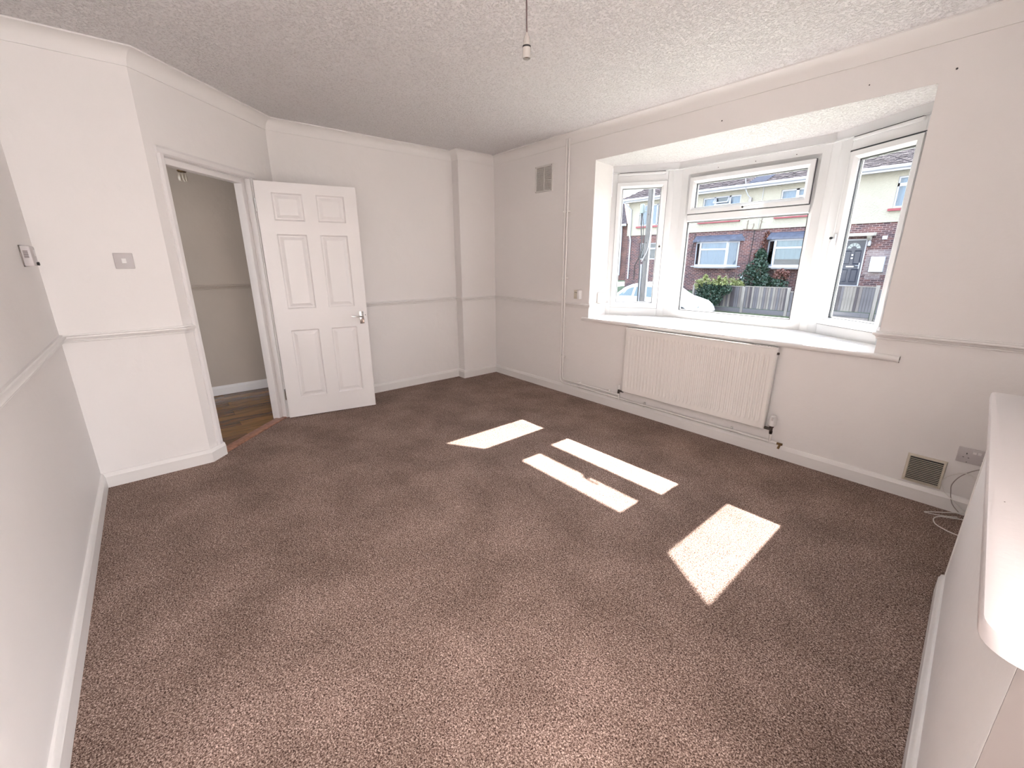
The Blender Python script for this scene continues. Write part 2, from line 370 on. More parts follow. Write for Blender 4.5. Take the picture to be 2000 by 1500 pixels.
# baseboards
bprof = [(0, 0), (T, 0), (T, .072), (.015, .076), (.013, .088), (.007, .095), (0, .097)]
for (a, b), nm, lab in (((0, 1), 'window', 'white baseboard under the radiator and bay window'), ((1, 3), 'corner', 'white baseboard wrapping the boxed corner'),
                        ((3, 4), 'back', 'white baseboard along the wall behind the open door')):
    struct(sweep(bprof, path, 0, a, b).build('baseboard_'+nm, M['trim']), lab, 'baseboard')
bp2 = [dwp(1.062, 0), (DX, DY), (DX, -YL), (XR, -YL)]
struct(sweep(bprof, bp2, 0, 0, 1).build('baseboard_door', M['trim']), 'short white baseboard block at the left foot of the doorway', 'baseboard')
struct(sweep(bprof, bp2, 0, 1, 2).build('baseboard_front', M['trim']), 'white baseboard below the light switch', 'baseboard')
struct(sweep(bprof, bp2, 0, 2, 3).build('baseboard_left', M['trim']), 'white baseboard along the left edge of the carpet', 'baseboard')
# chair rails
ZR = .9225
rprof = [(0, 0), (.008, 0), (.011, .004), (.011, .009), (.008, .011), (.014, .013), (.017, .020), (.026, .024), (.030, .030), (.029, .036), (.024, .039), (.014, .040), (.012, .047), (0, .047)]
lwp = [(OX0-.06, .335), (OX0, 0)]+path[1:]
struct(sweep(rprof, [(XR, 0), (OX1, 0), (OX1-.03, .19)], ZR, 0, 2).build('trim_%d' % ti, M['trim']), 'chair rail to the right of the bay window', 'chair rail'); ti += 1
struct(sweep(rprof, lwp, ZR, 0, 2).build('trim_%d' % ti, M['trim']), 'chair rail left of the bay, returning into the window reveal', 'chair rail'); ti += 1
struct(sweep(rprof, lwp, ZR, 2, 4).build('trim_%d' % ti, M['trim']), 'chair rail wrapping the boxed corner', 'chair rail'); ti += 1
struct(sweep(rprof, lwp, ZR, 4, 5).build('trim_%d' % ti, M['trim']), 'chair rail along the back wall beside the door handle', 'chair rail'); ti += 1
rp2 = [dwp(1.118, 0), (DX, DY), (DX, -YL), (XR, -YL)]
struct(sweep(rprof, rp2, ZR, 0, 2).build('trim_%d' % ti, M['trim']), 'chair rail below the light switch', 'chair rail'); ti += 1
struct(sweep(rprof, rp2, ZR, 2, 3).build('trim_%d' % ti, M['trim']), 'chair rail on the left wall, running out of the picture', 'chair rail'); ti += 1

# ------------------------------------------------------------------ bay structure
ML, MR = Vector((1.925, .65)), Vector((3.11, .64)); AL, AR = Vector((1.42, .335)), Vector((3.645, .315))
def offs(p, d): return (p.x+d[0], p.y+d[1])
bay_in = [(OX0, 0), (AL.x, AL.y), (ML.x, ML.y), (MR.x, MR.y), (AR.x, AR.y), (OX1, 0)]
bay_out = [(OX0-.16, .0), (AL.x-.08, AL.y+.08), (ML.x-.03, ML.y+.14), (MR.x+.03, MR.y+.14), (AR.x+.08, AR.y+.08), (OX1+.12, .0)]
so = MB().prism([(bay_out[0][0]+.1, .0015)]+bay_out[1:-1]+[(bay_out[-1][0]-.1, .0015)], HZ-.0015, HZ+.2).build('ceiling_bay', M['ceiling'], smooth=False)
struct(so, 'bright stippled soffit over the window bay', 'ceiling')
# reveals
rv = MB(); rv.prism([(OX0-.08, 0), (OX0, 0), (AL.x, AL.y), (AL.x-.08, AL.y+.06), (OX0-.2, .34), (OX0-.2, .2805), (OX0-.08, .2805)], SZ, HZ)
rv.prism([(OX1, 0), (AR.x, AR.y), (AR.x+.08, AR.y+.06), (OX1+.2, .34), (OX1+.2, .2805), (OX1, .2805)], SZ, HZ)
struct(rv.build('wall_reveal', M['wall'], smooth=False), 'bright white plastered reveals at both sides of the bay', 'wall')
bl = MB().prism([(OX0-.06, .27), (AL.x-.05, AL.y+.05), (ML.x-.02, ML.y+.09), (MR.x+.02, MR.y+.09), (AR.x+.05, AR.y+.05), (OX1+.04, .27)], -.9, SZ-.002)
struct(bl.build('wall_bay', M['brick'], smooth=False), 'brick base of the bay outside, below the windows', 'wall')
# sill with bullnose
ST = .836
sill = MB().prism([(OX0-.005, -.002), (AL.x-.01, AL.y+.01), (ML.x-.005, ML.y+.02), (MR.x+.005, MR.y+.02), (AR.x+.01, AR.y+.01), (OX1+.005, -.002)], ST-.036, ST)
nose = [(0, ST-.036), (0, ST)]+[(-.012+.018*cos(t), ST-.018+.018*sin(t)) for t in [pi/2+pi*i/8 for i in range(0, 9)]]
sill.prism_yz(nose, 1.411, 3.811)
sl = sill.build('trim_%d' % ti, M['trim']); ti += 1
struct(sl, 'deep white window sill with a rounded nose over the radiator', 'window sill')
ch = MB().box(3.8112, 3.8125, -.016, -.004, .812, .832).box(3.8112, 3.8125, -.024, -.012, .798, .805).build('paint_chip', M['chip'], sl)

# ------------------------------------------------------------------ windows
FR = [(0, 0), (.056, 0), (.062, .008), (.082, .018), (.082, .06), (0, .06)]
FRs = [(0, 0), (.040, 0), (.044, .004), (.044, .06), (0, .06)]
SA = [(0, -.016), (.030, -.016), (.036, -.010), (.050, .004), (.050, .045), (0, .045)]
def ring_simple(w, v0, v1): return [(0, v0), (w, v0), (w, v1), (0, v1)]
def pane(u0, u1, z0, z1, par, v=.028):
    MB().box(u0-.004, u1+.004, v, v+.004, z0-.004, z1+.004).build('pane', M['glass'], par, smooth=False)
    MB().ring(ring_simple(.0035, v-.012, v-.002), u0-.0005, u1+.0005, z0-.0005, z1+.0005).build('gasket', M['gasket'], par, smooth=False)
    MB().ring(ring_simple(.014, v+.001+.004, v+.012), u0-.006, u1+.006, z0-.006, z1+.006).build('outer_bead', M['upvc'], par, smooth=False)
def handle(u, z, par, horiz=False, sgn=1):
    h = MB()
    if horiz: h.box(u-.032, u+.032, -.034, -.016, z-.012, z+.012)
    else: h.box(u-.012, u+.012, -.034, -.016, z-.04, z+.04)
    hb = h.build('window_handle', M['upvc'], par, bevel=.007)
    c = [(u, -.034, z), (u, -.046, z), (u+(.012 if horiz else 0), -.052, z-(0 if horiz else .012))]
    if horiz: c += [(u+.05, -.054, z+.004), (u+.11, -.050, z+.008), (u+.125, -.048, z+.008)]
    else: c += [(u+sgn*.002, -.056, z-.05), (u+sgn*.004, -.052, z-.12), (u+sgn*.004, -.050, z-.135)]
    MB().tube(c, .010, 10, .007).build('lever', M['upvc'], hb)
    MB().lathe([(.0001, -.058), (.008, -.058), (.009, -.055), (.009, -.046), (.0001, -.046)], (u-(.006 if horiz else 0), 0, z+(0 if horiz else .012)), 12, 'y').build('lock_button', M['slot'], hb)
WZ0, WZ1 = .828, 2.172
angL = atan2(ML.y-AL.y, ML.x-AL.x); angR = atan2(AR.y-MR.y, AR.x-MR.x); angC = atan2(MR.y-ML.y, MR.x-ML.x)
def window(n, org, ang, L, u0, u1, label, sash=None, glass=None, frame=FRs, trick=None, hd=None):
    w_ = empty('window_%d' % n, (org.x, org.y, 0), ang); struct(w_, label, 'window')
    MB().ring(frame, u0, u1, WZ0, WZ1).build('window_frame', M['upvc'], w_)
    return w_
# left casement
w1 = empty('window_1', (AL.x, AL.y, 0), angL); struct(w1, 'narrow left casement window of the bay, with the utility pole behind it', 'window')
fr = MB(); fr.box(0, .047, 0, .06, WZ0, WZ1).box(.505, .562, 0, .06, WZ0, WZ1).box(.047, .505, 0, .06, 2.085, WZ1).box(.047, .505, 0, .06, WZ0, .912)
fr.build('window_frame', M['upvc'], w1, bevel=.003)
s1 = MB().ring(SA, .049, .503, .914, 2.083).build('sash', M['upvc'], w1)
MB().ring(ring_simple(.004, -.002, .01), .046, .506, .911, 2.086).build('sash_seal', M['gasket'], w1, smooth=False)
pane(.099, .453, .964, 2.033, s1); handle(.478, 1.49, s1)
MB().box(.06, .482, -.018, 0, 2.143, 2.165).build('trickle_vent', M['upvc'], w1, bevel=.004)
MB().box(.066, .476, -.0185, -.001, 2.1655, 2.168).build('vent_slot', M['gasket'], w1, smooth=False)
MB().ring(ring_simple(.02, -.008, .0), .02, .585, 2.168, 2.18).build('head_bead', M['upvc'], w1) if False else MB().box(0, .59, -.010, .01, 2.168, 2.178).build('head_bead', M['upvc'], w1, bevel=.003)
MB().box(0, .607, .004, .05, 2.176, 2.24).build('head_board', M['upvc'], w1)
# centre window
CL = (MR-ML).length
w2 = empty('window_2', (ML.x, ML.y, 0), angC); struct(w2, 'wide centre bay window with a top-hung fanlight over a fixed pane', 'window')
MB().ring(FR, .041, CL-.012, WZ0, WZ1).build('window_frame', M['upvc'], w2)
MB().prism_yz([(0, 1.722), (0, 1.770), (.008, 1.777), (.06, 1.777), (.06, 1.711), (.018, 1.711)], .12, CL-.09).build('transom', M['upvc'], w2)
s2 = MB().ring(SA, .125, CL-.096, 1.779, 2.083).build('fanlight_sash', M['upvc'], w2)
MB().ring(ring_simple(.004, -.002, .01), .122, CL-.093, 1.776, 2.086).build('sash_seal', M['gasket'], w2, smooth=False)
pane(.176, CL-.147, 1.829, 2.033, s2); handle(.635, 1.795, s2, True)
pane(.124, CL-.095, .911, 1.711, w2)
MB().box(0, CL, -.010, .01, 2.168, 2.178).build('head_bead', M['upvc'], w2, bevel=.003)
MB().box(-.012, CL+.012, .004, .05, 2.176, 2.24).build('head_board', M['upvc'], w2)
for u in (.36, .66, .95): MB().lathe([(.0001, -.0012), (.0035, -.0012), (.0035, .001), (.0001, .001)], (u, 0, 2.135), 8, 'y').build('screw_hole', M['slot'], w2)
# right casement
RL = (AR-MR).length
w3 = empty('window_3', (MR.x, MR.y, 0), angR); struct(w3, 'narrow right casement window of the bay, showing the navy door opposite', 'window')
fr = MB(); fr.box(.055, .143, 0, .06, WZ0, WZ1).box(.612, RL, 0, .06, WZ0, WZ1).box(.143, .612, 0, .06, 2.085, WZ1).box(.143, .612, 0, .06, WZ0, .912)
fr.build('window_frame', M['upvc'], w3, bevel=.003)
SR = [(0, -.016), (.044, -.016), (.052, -.010), (.064, .004), (.064, .045), (0, .045)]
s3 = MB().ring(SA, .160, .622, .914, 2.075).build('sash', M['upvc'], w3)
MB().box(.145, .165, -.016, .045, .914, 2.075).build('hinge_stile', M['upvc'], w3, bevel=.003)
MB().ring(ring_simple(.005, -.002, .01), .140, .628, .909, 2.088).build('sash_seal', M['gasket'], w3, smooth=False)
pane(.211, .572, .965, 2.024, s3); handle(.170, 1.51, s3, False, -1)
MB().box(.155, .60, -.018, 0, 2.143, 2.165).build('trickle_vent', M['upvc'], w3, bevel=.004)
MB().box(.161, .594, -.0185, -.001, 2.1655, 2.168).build('vent_slot', M['gasket'], w3, smooth=False)
MB().box(0, RL, -.010, .01, 2.168, 2.178).build('head_bead', M['upvc'], w3, bevel=.003)
MB().box(-.012, RL, .004, .05, 2.176, 2.24).build('head_board', M['upvc'], w3)
# corner posts
def rot2(v, a): return Vector((v[0]*cos(a)-v[1]*sin(a), v[0]*sin(a)+v[1]*cos(a)))
def wpt(org, a, u, v): q = rot2((u, v), a); return (org.x+q.x, org.y+q.y)
pL = [wpt(AL, angL, .56, .002), wpt(AL, angL, .575, -.002), wpt(ML, angC, .02, -.002), wpt(ML, angC, .043, .002), wpt(ML, angC, .043, .08), wpt(AL, angL, .56, .08)]
pR = [wpt(ML, angC, CL-.014, .002), wpt(ML, angC, CL-.002, -.002), wpt(MR, angR, .04, -.002), wpt(MR, angR, .057, .002), wpt(MR, angR, .057, .08), wpt(ML, angC, CL-.014, .08)]
struct(MB().prism(pL, WZ0, WZ1).build('trim_%d' % ti, M['upvc']), 'white corner post between the left and centre bay windows', 'window post'); ti += 1
struct(MB().prism(pR, WZ0, WZ1).build('trim_%d' % ti, M['upvc']), 'white corner post between the centre and right bay windows', 'window post'); ti += 1

# ------------------------------------------------------------------ doorway and door
df = empty('door_frame', (-RC, -YB, 0), DANG); struct(df, 'white painted door lining and architrave around the hall doorway', 'door frame')
MB().box(.265, .300, -.118, .004, 0, 2.03).build('jamb', M['door'], df, bevel=.002)
MB().box(1.068, 1.10, -.118, .004, 0, 2.03).build('jamb', M['door'], df, bevel=.002)
MB().box(.300, 1.068, -.118, .004, 1.995, 2.03).build('head', M['door'], df, bevel=.002)
MB().box(.298, .340, -.105, -.042, 0, 1.996).build('door_stop', M['door'], df, bevel=.002)
MB().box(1.036, 1.07, -.105, -.042, 0, 1.996).build('door_stop', M['door'], df, bevel=.002)
MB().box(.338, 1.038, -.105, -.042, 1.957, 1.996).build('door_stop', M['door'], df, bevel=.002)
ap = [(0, 0), (0, .012), (.006, .016), (.030, .016), (.036, .012), (.044, .009), (.044, 0)]
MB().prism([(1.076+a, v) for a, v in ap], .097, 2.0).build('architrave', M['door'], df)
MB().prism([(.290-a, v) for a, v in ap], 0, 2.0).build('architrave', M['door'], df)
MB().prism_yz([(v, 1.999+a) for a, v in ap], .246, 1.12).build('architrave', M['door'], df)
MB().box(.246, .292, -.140, -.118, 0, 2.04).box(1.076, 1.12, -.140, -.118, 0, 2.04).box(.246, 1.12, -.140, -.118, 1.999, 2.043).build('hall_architrave', M['door'], df)
MB().box(1.0665, 1.0685, -.030, -.008, .86, .96).build('strike_plate', M['chrome'], df)
# leaf
hx, hy = .140, -2.489; fxx, fyy = .287, -1.763
dang = atan2(fyy-hy, fxx-hx)
door = empty('door_1', (hx, hy, 0), dang); struct(door, 'white six-panel interior door standing open against the back wall', 'door')
DW, DZ0, DZ1 = .760, .009, 1.980; DT = .035
pu = [(.112, .335), (.438, .658)]; pz = [(.188, .795), (.980, 1.585), (1.690, 1.900)]
leaf = MB(); walled(leaf, 0, DW, DZ0, DZ1, [(a, b, c, d) for a, b in pu for c, d in pz], 0, DT)
leaf.build('door_leaf', M['door'], door, smooth=False)
def panel_mesh(wd, ht):
    mb = MB(); rings = [(0, 0), (.003, .005), (.010, .012), (.020, .012), (.044, .003), (.050, .003)]
    for a, v in rings: mb.v += [(a, v, a), (wd-a, v, a), (wd-a, v, ht-a), (a, v, ht-a)]
    for i in range(len(rings)-1):
        for j in range(4): mb.f.append((i*4+j, i*4+(j+1) % 4, (i+1)*4+(j+1) % 4, (i+1)*4+j))
    k = (len(rings)-1)*4; mb.f.append((k, k+1, k+2, k+3))
    mb.v += [(0, .03, 0), (wd, .03, 0), (wd, .03, ht), (0, .03, ht)]; q = len(mb.v)-4
    mb.f.append((q+3, q+2, q+1, q))
    for j in range(4): mb.f.append((j, q+j, q+(j+1) % 4, (j+1) % 4))
    return mb
for c, d in pz:
    for a, b in pu: panel_mesh(b-a, d-c).build('panel', M['door'], door, at=(a, .0, c), smooth=False)
hd = MB().box(.690, .728, -.008, 0, .816, .928).build('handle_plate', M['chrome'], door, bevel=.002)
MB().tube([(.709, -.006, .886), (.709, -.045, .886), (.704, -.052, .886), (.69, -.054, .886), (.64, -.054, .889), (.612, -.050, .893)], .0085, 12, .006).build('lever', M['chrome'], hd)
for u in (.696, .722):
    for z in (.824, .920): MB().lathe([(.0001, -.0095), (.003, -.0095), (.0035, -.008), (.0001, -.008)], (u, 0, z), 8, 'y').build('screw', M['slot'], hd)
MB().lathe([(.0001, -.001), (.004, -.001), (.004, .001), (.0001, .001)], (.742, 0, .893), 10, 'y').build('latch_hole', M['slot'], door)
for z in (.18, 1.75):
    MB().tube([(-.006, .004, z), (-.006, .004, z+.1)], .006, 10).box(-.003, -.001, .004, .034, z, z+.1).build('hinge', M['chrome'], door)
# threshold
th = MB().box(.29, 1.07, -.085, -.004, -.004, .007).build('threshold', M['threshold'], at=(-RC, -YB, 0), rz=DANG, bevel=.002)
struct(th, 'scuffed red-brown wooden threshold strip across the doorway', 'threshold')

# ------------------------------------------------------------------ hall beyond the door
HX = -1.13
hf = empty('floor_hall', (0, 0, 0)); struct(hf, 'dark wooden plank floor of the hall beyond the doorway', 'floor')
def inhall(x, y):
    v = (Vector((x+RC, y+YB))).dot(dn); return v < -.0
xx = HX; k = 0
while xx < DX-.1:
    w_ = .115; yy = -4.25+(k % 3)*.37-.9
    while yy < -1.15:
        y0, y1 = max(yy, -4.25), min(yy+1.15, -1.15); yy += 1.15
        if y1-y0 < .05: continue
        # clip along the doorway line
        poly = [(xx+.001, y0+.001), (xx+w_-.001, y0+.001), (xx+w_-.001, y1-.001), (xx+.001, y1-.001)]
        out = []
        dist = lambda p: Vector((p[0]+RC, p[1]+YB)).dot(dn)+.02
        for i in range(4):
            a, b = poly[i], poly[(i+1) % 4]; da, db = dist(a), dist(b)
            if da <= 0: out.append(a)
            if da*db < 0: t = da/(da-db); out.append((a[0]+(b[0]-a[0])*t, a[1]+(b[1]-a[1])*t))
        if len(out) >= 3 and not (xx > -RC-.3 and min(p[1] for p in out) > -YB-.1):
            MB().prism(out, -.02, -.003+random.uniform(-.0006, .0006)).build('plank', random.choice(M['hallwood']), hf, smooth=False)
    xx += w_; k += 1
MB().box(HX-.05, DX-.05, -4.3, -1.1, -.05, -.0205).build('subfloor', M['slot'], hf, smooth=False)
hw = MB().box(HX-.1, HX, -4.35, -1.05, -.05, H+.02)
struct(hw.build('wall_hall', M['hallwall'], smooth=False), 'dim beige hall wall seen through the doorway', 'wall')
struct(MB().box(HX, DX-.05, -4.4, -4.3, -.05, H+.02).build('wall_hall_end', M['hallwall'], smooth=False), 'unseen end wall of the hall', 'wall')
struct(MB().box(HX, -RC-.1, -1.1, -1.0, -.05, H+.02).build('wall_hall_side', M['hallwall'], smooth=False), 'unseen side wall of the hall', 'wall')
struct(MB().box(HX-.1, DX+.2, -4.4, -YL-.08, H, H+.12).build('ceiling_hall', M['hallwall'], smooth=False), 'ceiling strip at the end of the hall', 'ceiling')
hp = [(HX, -1.1), (HX, -4.3)]
struct(sweep(bprof, hp, 0).build('baseboard_hall', M['trim']), 'white baseboard of the hall seen through the doorway', 'baseboard')
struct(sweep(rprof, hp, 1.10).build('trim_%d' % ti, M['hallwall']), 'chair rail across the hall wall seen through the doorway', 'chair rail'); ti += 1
# hall lamp
hl = empty('hall_lamp', (-.585, -2.868, 2.092), label='small brass hall lamp with glass drops, at the top left of the doorway', cat='lamp')
MB().lathe([(.0001, .0), (.028, 0), (.034, .008), (.034, .014), (.02, .022), (.006, .03), (.006, .458), (.03, .462), (.034, .47), (.0001, .47)], (0, 0, 0), 16).build('lamp_body', M['brass'], hl)
for i in range(7):
    a = 2*pi*i/7
    MB().lathe([(.0001, -.001), (.002, -.006), (.006, -.026), (.008, -.045), (.005, -.062), (.0001, -.072)], (.026*cos(a), .026*sin(a), 0), 8).build('glass_drop', M['crystal'], hl)

# ------------------------------------------------------------------ radiator and pipes
RX0, RX1, RZ0, RZ1, RY = 1.975, 3.187, .203, .790, -.065
rad = empty('radiator', ((RX0+RX1)/2, -.04, RZ0), label='white ribbed panel radiator on the wall under the window sill', cat='radiator')
cx_ = (RX0+RX1)/2; RW = RX1-RX0; RH = RZ1-RZ0
pm = MB(); nfl = 36; m_ = .022; y_f = -.025
zs = [(0, 0), (.003, -.004), (.03, -.004), (.045, 0.001), (.06, 1), (.09, 1), (RH-.09, 1), (RH-.052, 1), (RH-.042, 0.001), (RH-.03, -.004), (RH-.003, -.004), (RH, 0)]
us = [(-RW/2, 0), (-RW/2+.003, -.004), (-RW/2+m_, -.004)]
pit = (RW-2*m_-.01)/nfl
uu = -RW/2+m_+.005
cols = [(-RW/2, 'e'), (-RW/2+.004, 'f'), (uu-.002, 'f')]
for i in range(nfl):
    a = uu+i*pit
    cols += [(a+pit*.05, 'r'), (a+pit*.22, 'h'), (a+pit*.30, 'g'), (a+pit*.70, 'g'), (a+pit*.78, 'h'), (a+pit*.95, 'r')]
cols += [(RW/2-m_-.003, 'f'), (RW/2-.004, 'f'), (RW/2, 'e')]
rows = [(0, 'e'), (.004, 'f'), (.040, 'f'), (.052, 'm'), (.066, 'g'), (RH-.066, 'g'), (RH-.052, 'm'), (RH-.044, 'f'), (RH-.004, 'f'), (RH, 'e')]
dep = {'e': .004, 'f': 0, 'r': 0, 'h': .004, 'g': .009}
for z, zk in rows:
    for u, uk in cols:
        d = dep[uk]
        if zk in 'ef' and uk in 'hgr': d = 0
        if zk == 'm': d = dep[uk]*.45 if uk in 'hg' else d
        if zk == 'e' or uk == 'e': d = .004
        pm.v.append((u, RY+.04+d, z))
nc = len(cols)
for i in range(len(rows)-1):
    for j in range(nc-1): pm.f.append((i*nc+j, i*nc+j+1, (i+1)*nc+j+1, (i+1)*nc+j))
pm.box(-RW/2+.002, RW/2-.002, RY+.04+.014, RY+.04+.020, .002, RH-.002)
pm.build('front_panel', M['rad'], rad)
MB().box(-RW/2-.004, -RW/2, RY+.040, .02, .004, RH+.006).build('side_panel', M['rad'], rad, bevel=.001)
MB().box(RW/2, RW/2+.004, RY+.040, .02, .004, RH+.006).build('side_panel', M['rad'], rad, bevel=.001)
tg = MB().box(-RW/2, RW/2, RY+.040, RY+.047, RH, RH+.008).box(-RW/2, RW/2, .012, .02, RH, RH+.008)
for i in range(60): tg.box(-RW/2+i*RW/59-.002, -RW/2+i*RW/59+.002, RY+.046, .014, RH, RH+.006)
tg.build('top_grille', M['rad'], rad)
MB().box(-RW/2+.02, RW/2-.02, -.005, .0, .02, RH-.01).build('convector_fins', M['rad'], rad, smooth=False)
for bx_ in (-.42, .38): MB().box(bx_, bx_+.04, .0, .0385, .05, RH-.03).build('wall_bracket', M['rad'], rad)
MB().lathe([(.0001, 0), (.009, 0), (.009, .012), (.0001, .012)], (RW/2+.003, .0, RH-.035), 10, 'x').build('bleed_valve', M['darkmetal'], rad)
# lockshield
lv = empty('radiator_valve', (1.925, -.045, .19), label='small lockshield valve with a white cap at the left foot of the radiator', cat='valve')
MB().lathe([(.0001, -.02), (.011, -.02), (.011, .004), (.009, .006), (.009, .02), (.0001, .02)], (0, 0, .0), 14).tube([(0, 0, .006), (.05, 0, .006)], .009, 10).build('valve_body', M['darkmetal'], lv)
MB().lathe([(.0001, .02), (.010, .02), (.011, .05), (.008, .062), (.0001, .064)], (0, 0, 0), 14).build('valve_cap', M['plastic'], lv)
tv = empty('thermostatic_valve', (3.238, -.05, .19), label='white thermostatic valve head at the right foot of the radiator', cat='valve')
MB().lathe([(.0001, -.03), (.010, -.03), (.012, -.01), (.009, -.008), (.009, .018), (.014, .02), (.014, .032), (.0001, .032)], (0, 0, .02), 14).tube([(0, 0, .025), (-.045, 0, .025)], .010, 10).build('valve_body', M['darkmetal'], tv)
th_ = MB().lathe([(.0001, .052), (.020, .052), (.024, .060), (.024, .085), (.019, .122), (.017, .128), (.0001, .130)], (0, 0, 0), 20).build('valve_head', M['plastic'], tv)
MB().box(-.004, .008, -.0235, -.018, .095, .12).build('dial_window', M['plate'], tv)
# pipes
pp = empty('heating_pipes', (1.167, -.03, 0), label='pair of white painted heating pipes dropping down the wall and running to the radiator', cat='pipe')
def bend(x0, xe, zt, zh, r, zend=None):
    pts = [(x0, 0, zt), (x0, 0, zh+r)]+[(x0+r-r*cos(t), 0, zh+r-r*sin(t)) for t in [pi/2*i/6 for i in range(1, 6)]]+[(x0+r, 0, zh)]
    n = 12; pts += [(x0+r+(xe-x0-r)*i/n, 0, zh) for i in range(1, n+1)]
    return pts
p1 = bend(-.0165, 3.245-1.167, 2.46, .118, .05); p2 = bend(.0165, 1.925-1.167, 2.46, .152, .035)
MB().tube(p1, .0088, 12).tube([(3.238-1.167, -.01, .112), (3.238-1.167, -.015, .185)], .0085, 12).build('flow_pipe', M['rad'], pp)
MB().tube(p2, .0088, 12).tube([(1.925-1.167, -.008, .11), (1.925-1.167, -.010, .175)], .0085, 12).build('return_pipe', M['rad'], pp)
for z in (1.83, 1.205, .40): MB().box(-.030, .030, .004, .03, z-.007, z+.007).box(-.030, -.026, -.01, .01, z-.006, z+.006).box(.026, .030, -.01, .01, z-.006, z+.006).box(-.003, .003, -.012, .01, z-.007, z+.007).build('pipe_clip', M['rad'], pp, bevel=.001)
for x in (.25, .62): MB().box(x-.007, x+.007, .004, .03, .100, .168).box(x-.007, x+.007, -.012, .004, .131, .138).box(x-.007, x+.007, -.01, .0, .163, .168).build('pipe_clip', M['rad'], pp, bevel=.001)
for x in (1.02, 1.79): MB().box(x-.007, x+.007, -.010, .03, .100, .108).box(x-.007, x+.007, .004, .03, .1, .138).box(x-.007, x+.007, -.012, .01, .127, .134).build('pipe_clip', M['rad'], pp, bevel=.001)
MB().lathe([(.0001, -.018), (.0115, -.018), (.0115, .022), (.0001, .022)], (3.238-1.167, -.004, .118), 14, 'x').build('tee_fitting', M['rad'], pp)
MB().tube([(3.25-1.167, -.004, .118), (3.285-1.167, -.006, .116)], .0095, 12).build('elbow_fitting', M['rad'], pp)
MB().tube([(3.285-1.167, -.006, .116), (3.305-1.167, -.008, .113), (3.30-1.167, -.02, .085)], .008, 10).box(3.285-1.167, 3.32-1.167, -.014, -.002, .112, .126).build('drain_cock', M['brass'], pp)

# ------------------------------------------------------------------ vents, sockets, switches
uv_ = empty('wall_vent', (.826, 0, 2.168), label='square white louvred vent high on the wall beside the boxed corner', cat='vent')
MB().ring([(0, -.012), (.012, -.014), (.016, -.010), (.016, 0), (0, 0)], -.122, .122, -.123, .123).build('vent_frame', M['ventplate'], uv_)
MB().box(-.11, .11, -.003, -.001, -.11, .11).build('vent_backing', P('vent_mesh_grey', (.58, .55, .52), .7), uv_, smooth=False)
MB().box(-.004, .004, -.011, -.003, -.108, .108).build('centre_bar', M['ventplate'], uv_)
sm = MB().prism_yz([(-.003, -.0045), (-.010, -.0045), (-.003, .003)], -.107, .107).build('slat', M['ventplate'], uv_, smooth=False, at=(0, 0, -.10)); base = sm
for i in range(1, 21):
    c = base.copy(); COL.objects.link(c); c.location.z = -.10+i*.010
for x in (-.113, .113):
    for z in (-.114, .114): MB().lathe([(.0001, -.016), (.003, -.016), (.003, -.012), (.0001, -.012)], (x, 0, z), 8, 'y').build('screw', M['slot'], uv_)
gv = empty('floor_vent', (4.0385, 0, .192), label='yellowed air vent with dark slots, low on the wall beside the double socket', cat='vent')
MB().ring([(0, -.004), (.004, -.012), (.012, -.014), (.014, -.008), (.014, 0), (0, 0)], -.084, .084, -.086, .086).build('vent_frame', M['cream'], gv)
MB().box(-.073, .073, -.002, -.0005, -.075, .075).build('vent_backing', M['slot'], gv, smooth=False)
base = MB().prism_yz([(-.003, -.0030), (-.010, -.0028), (-.010, -.0002), (-.003, -.0002)], -.072, .072).build('slat', M['cream'], gv, smooth=False, at=(0, 0, -.068))
for i in range(1, 13):
    c = base.copy(); COL.objects.link(c); c.location.z = -.068+i*.0108
ds = empty('double_socket', (4.217, 0, .342), label='white double plug socket, partly hidden behind the ledge', cat='socket')
MB().box(-.073, .073, -.009, 0, -.043, .043).build('socket_plate', M['plate'], ds, bevel=.003)
for sx_ in (-.037, .037):
    MB().box(sx_-.002, sx_+.002, -.0095, -.008, .008, .016).box(sx_-.013, sx_-.007, -.0095, -.008, -.012, -.009).box(sx_+.007, sx_+.013, -.0095, -.008, -.012, -.009).build('pin_slots', M['slot'], ds, smooth=False)
for sx_ in (-.009, .009): MB().prism_yz([(-.008, .012), (-.013, .028), (-.008, .030)], sx_-.007, sx_+.007).build('rocker', M['plastic'], ds, smooth=False)
for sx_ in (-.03, .03): MB().lathe([(.0001, -.0098), (.002, -.0098), (.002, -.009), (.0001, -.009)], (sx_, 0, -.036), 8, 'y').build('screw', M['slot'], ds)
jb = empty('junction_box', (1.335, 0, 1.05), label='small wall box, its shaded front coloured cream, with a dark screw hole, above the rail left of the bay', cat='socket')
MB().box(-.045, .030, -.012, 0, -.043, .043).build('shade_plate', M['cream'], jb, bevel=.002)  # shade on the front put into the plate colour
MB().box(.020, .052, -.040, -.0, -.042, .044).build('lit_side_block', M['plastic'], jb, bevel=.004)  # white block stands in for the lit side of the box
MB().lathe([(.0001, -.0135), (.004, -.0135), (.004, -.011), (.0001, -.011)], (-.028, 0, .022), 10, 'y').box(-.02, .012, -.013, -.011, .018, .022).build('screw_hole', M['slot'], jb)
ra = atan2(AL.y, AL.x-OX0)
rs = empty('reveal_socket', (1.446, .205, 1.018), ra+pi, label='white socket box on the left window reveal above the sill', cat='socket')
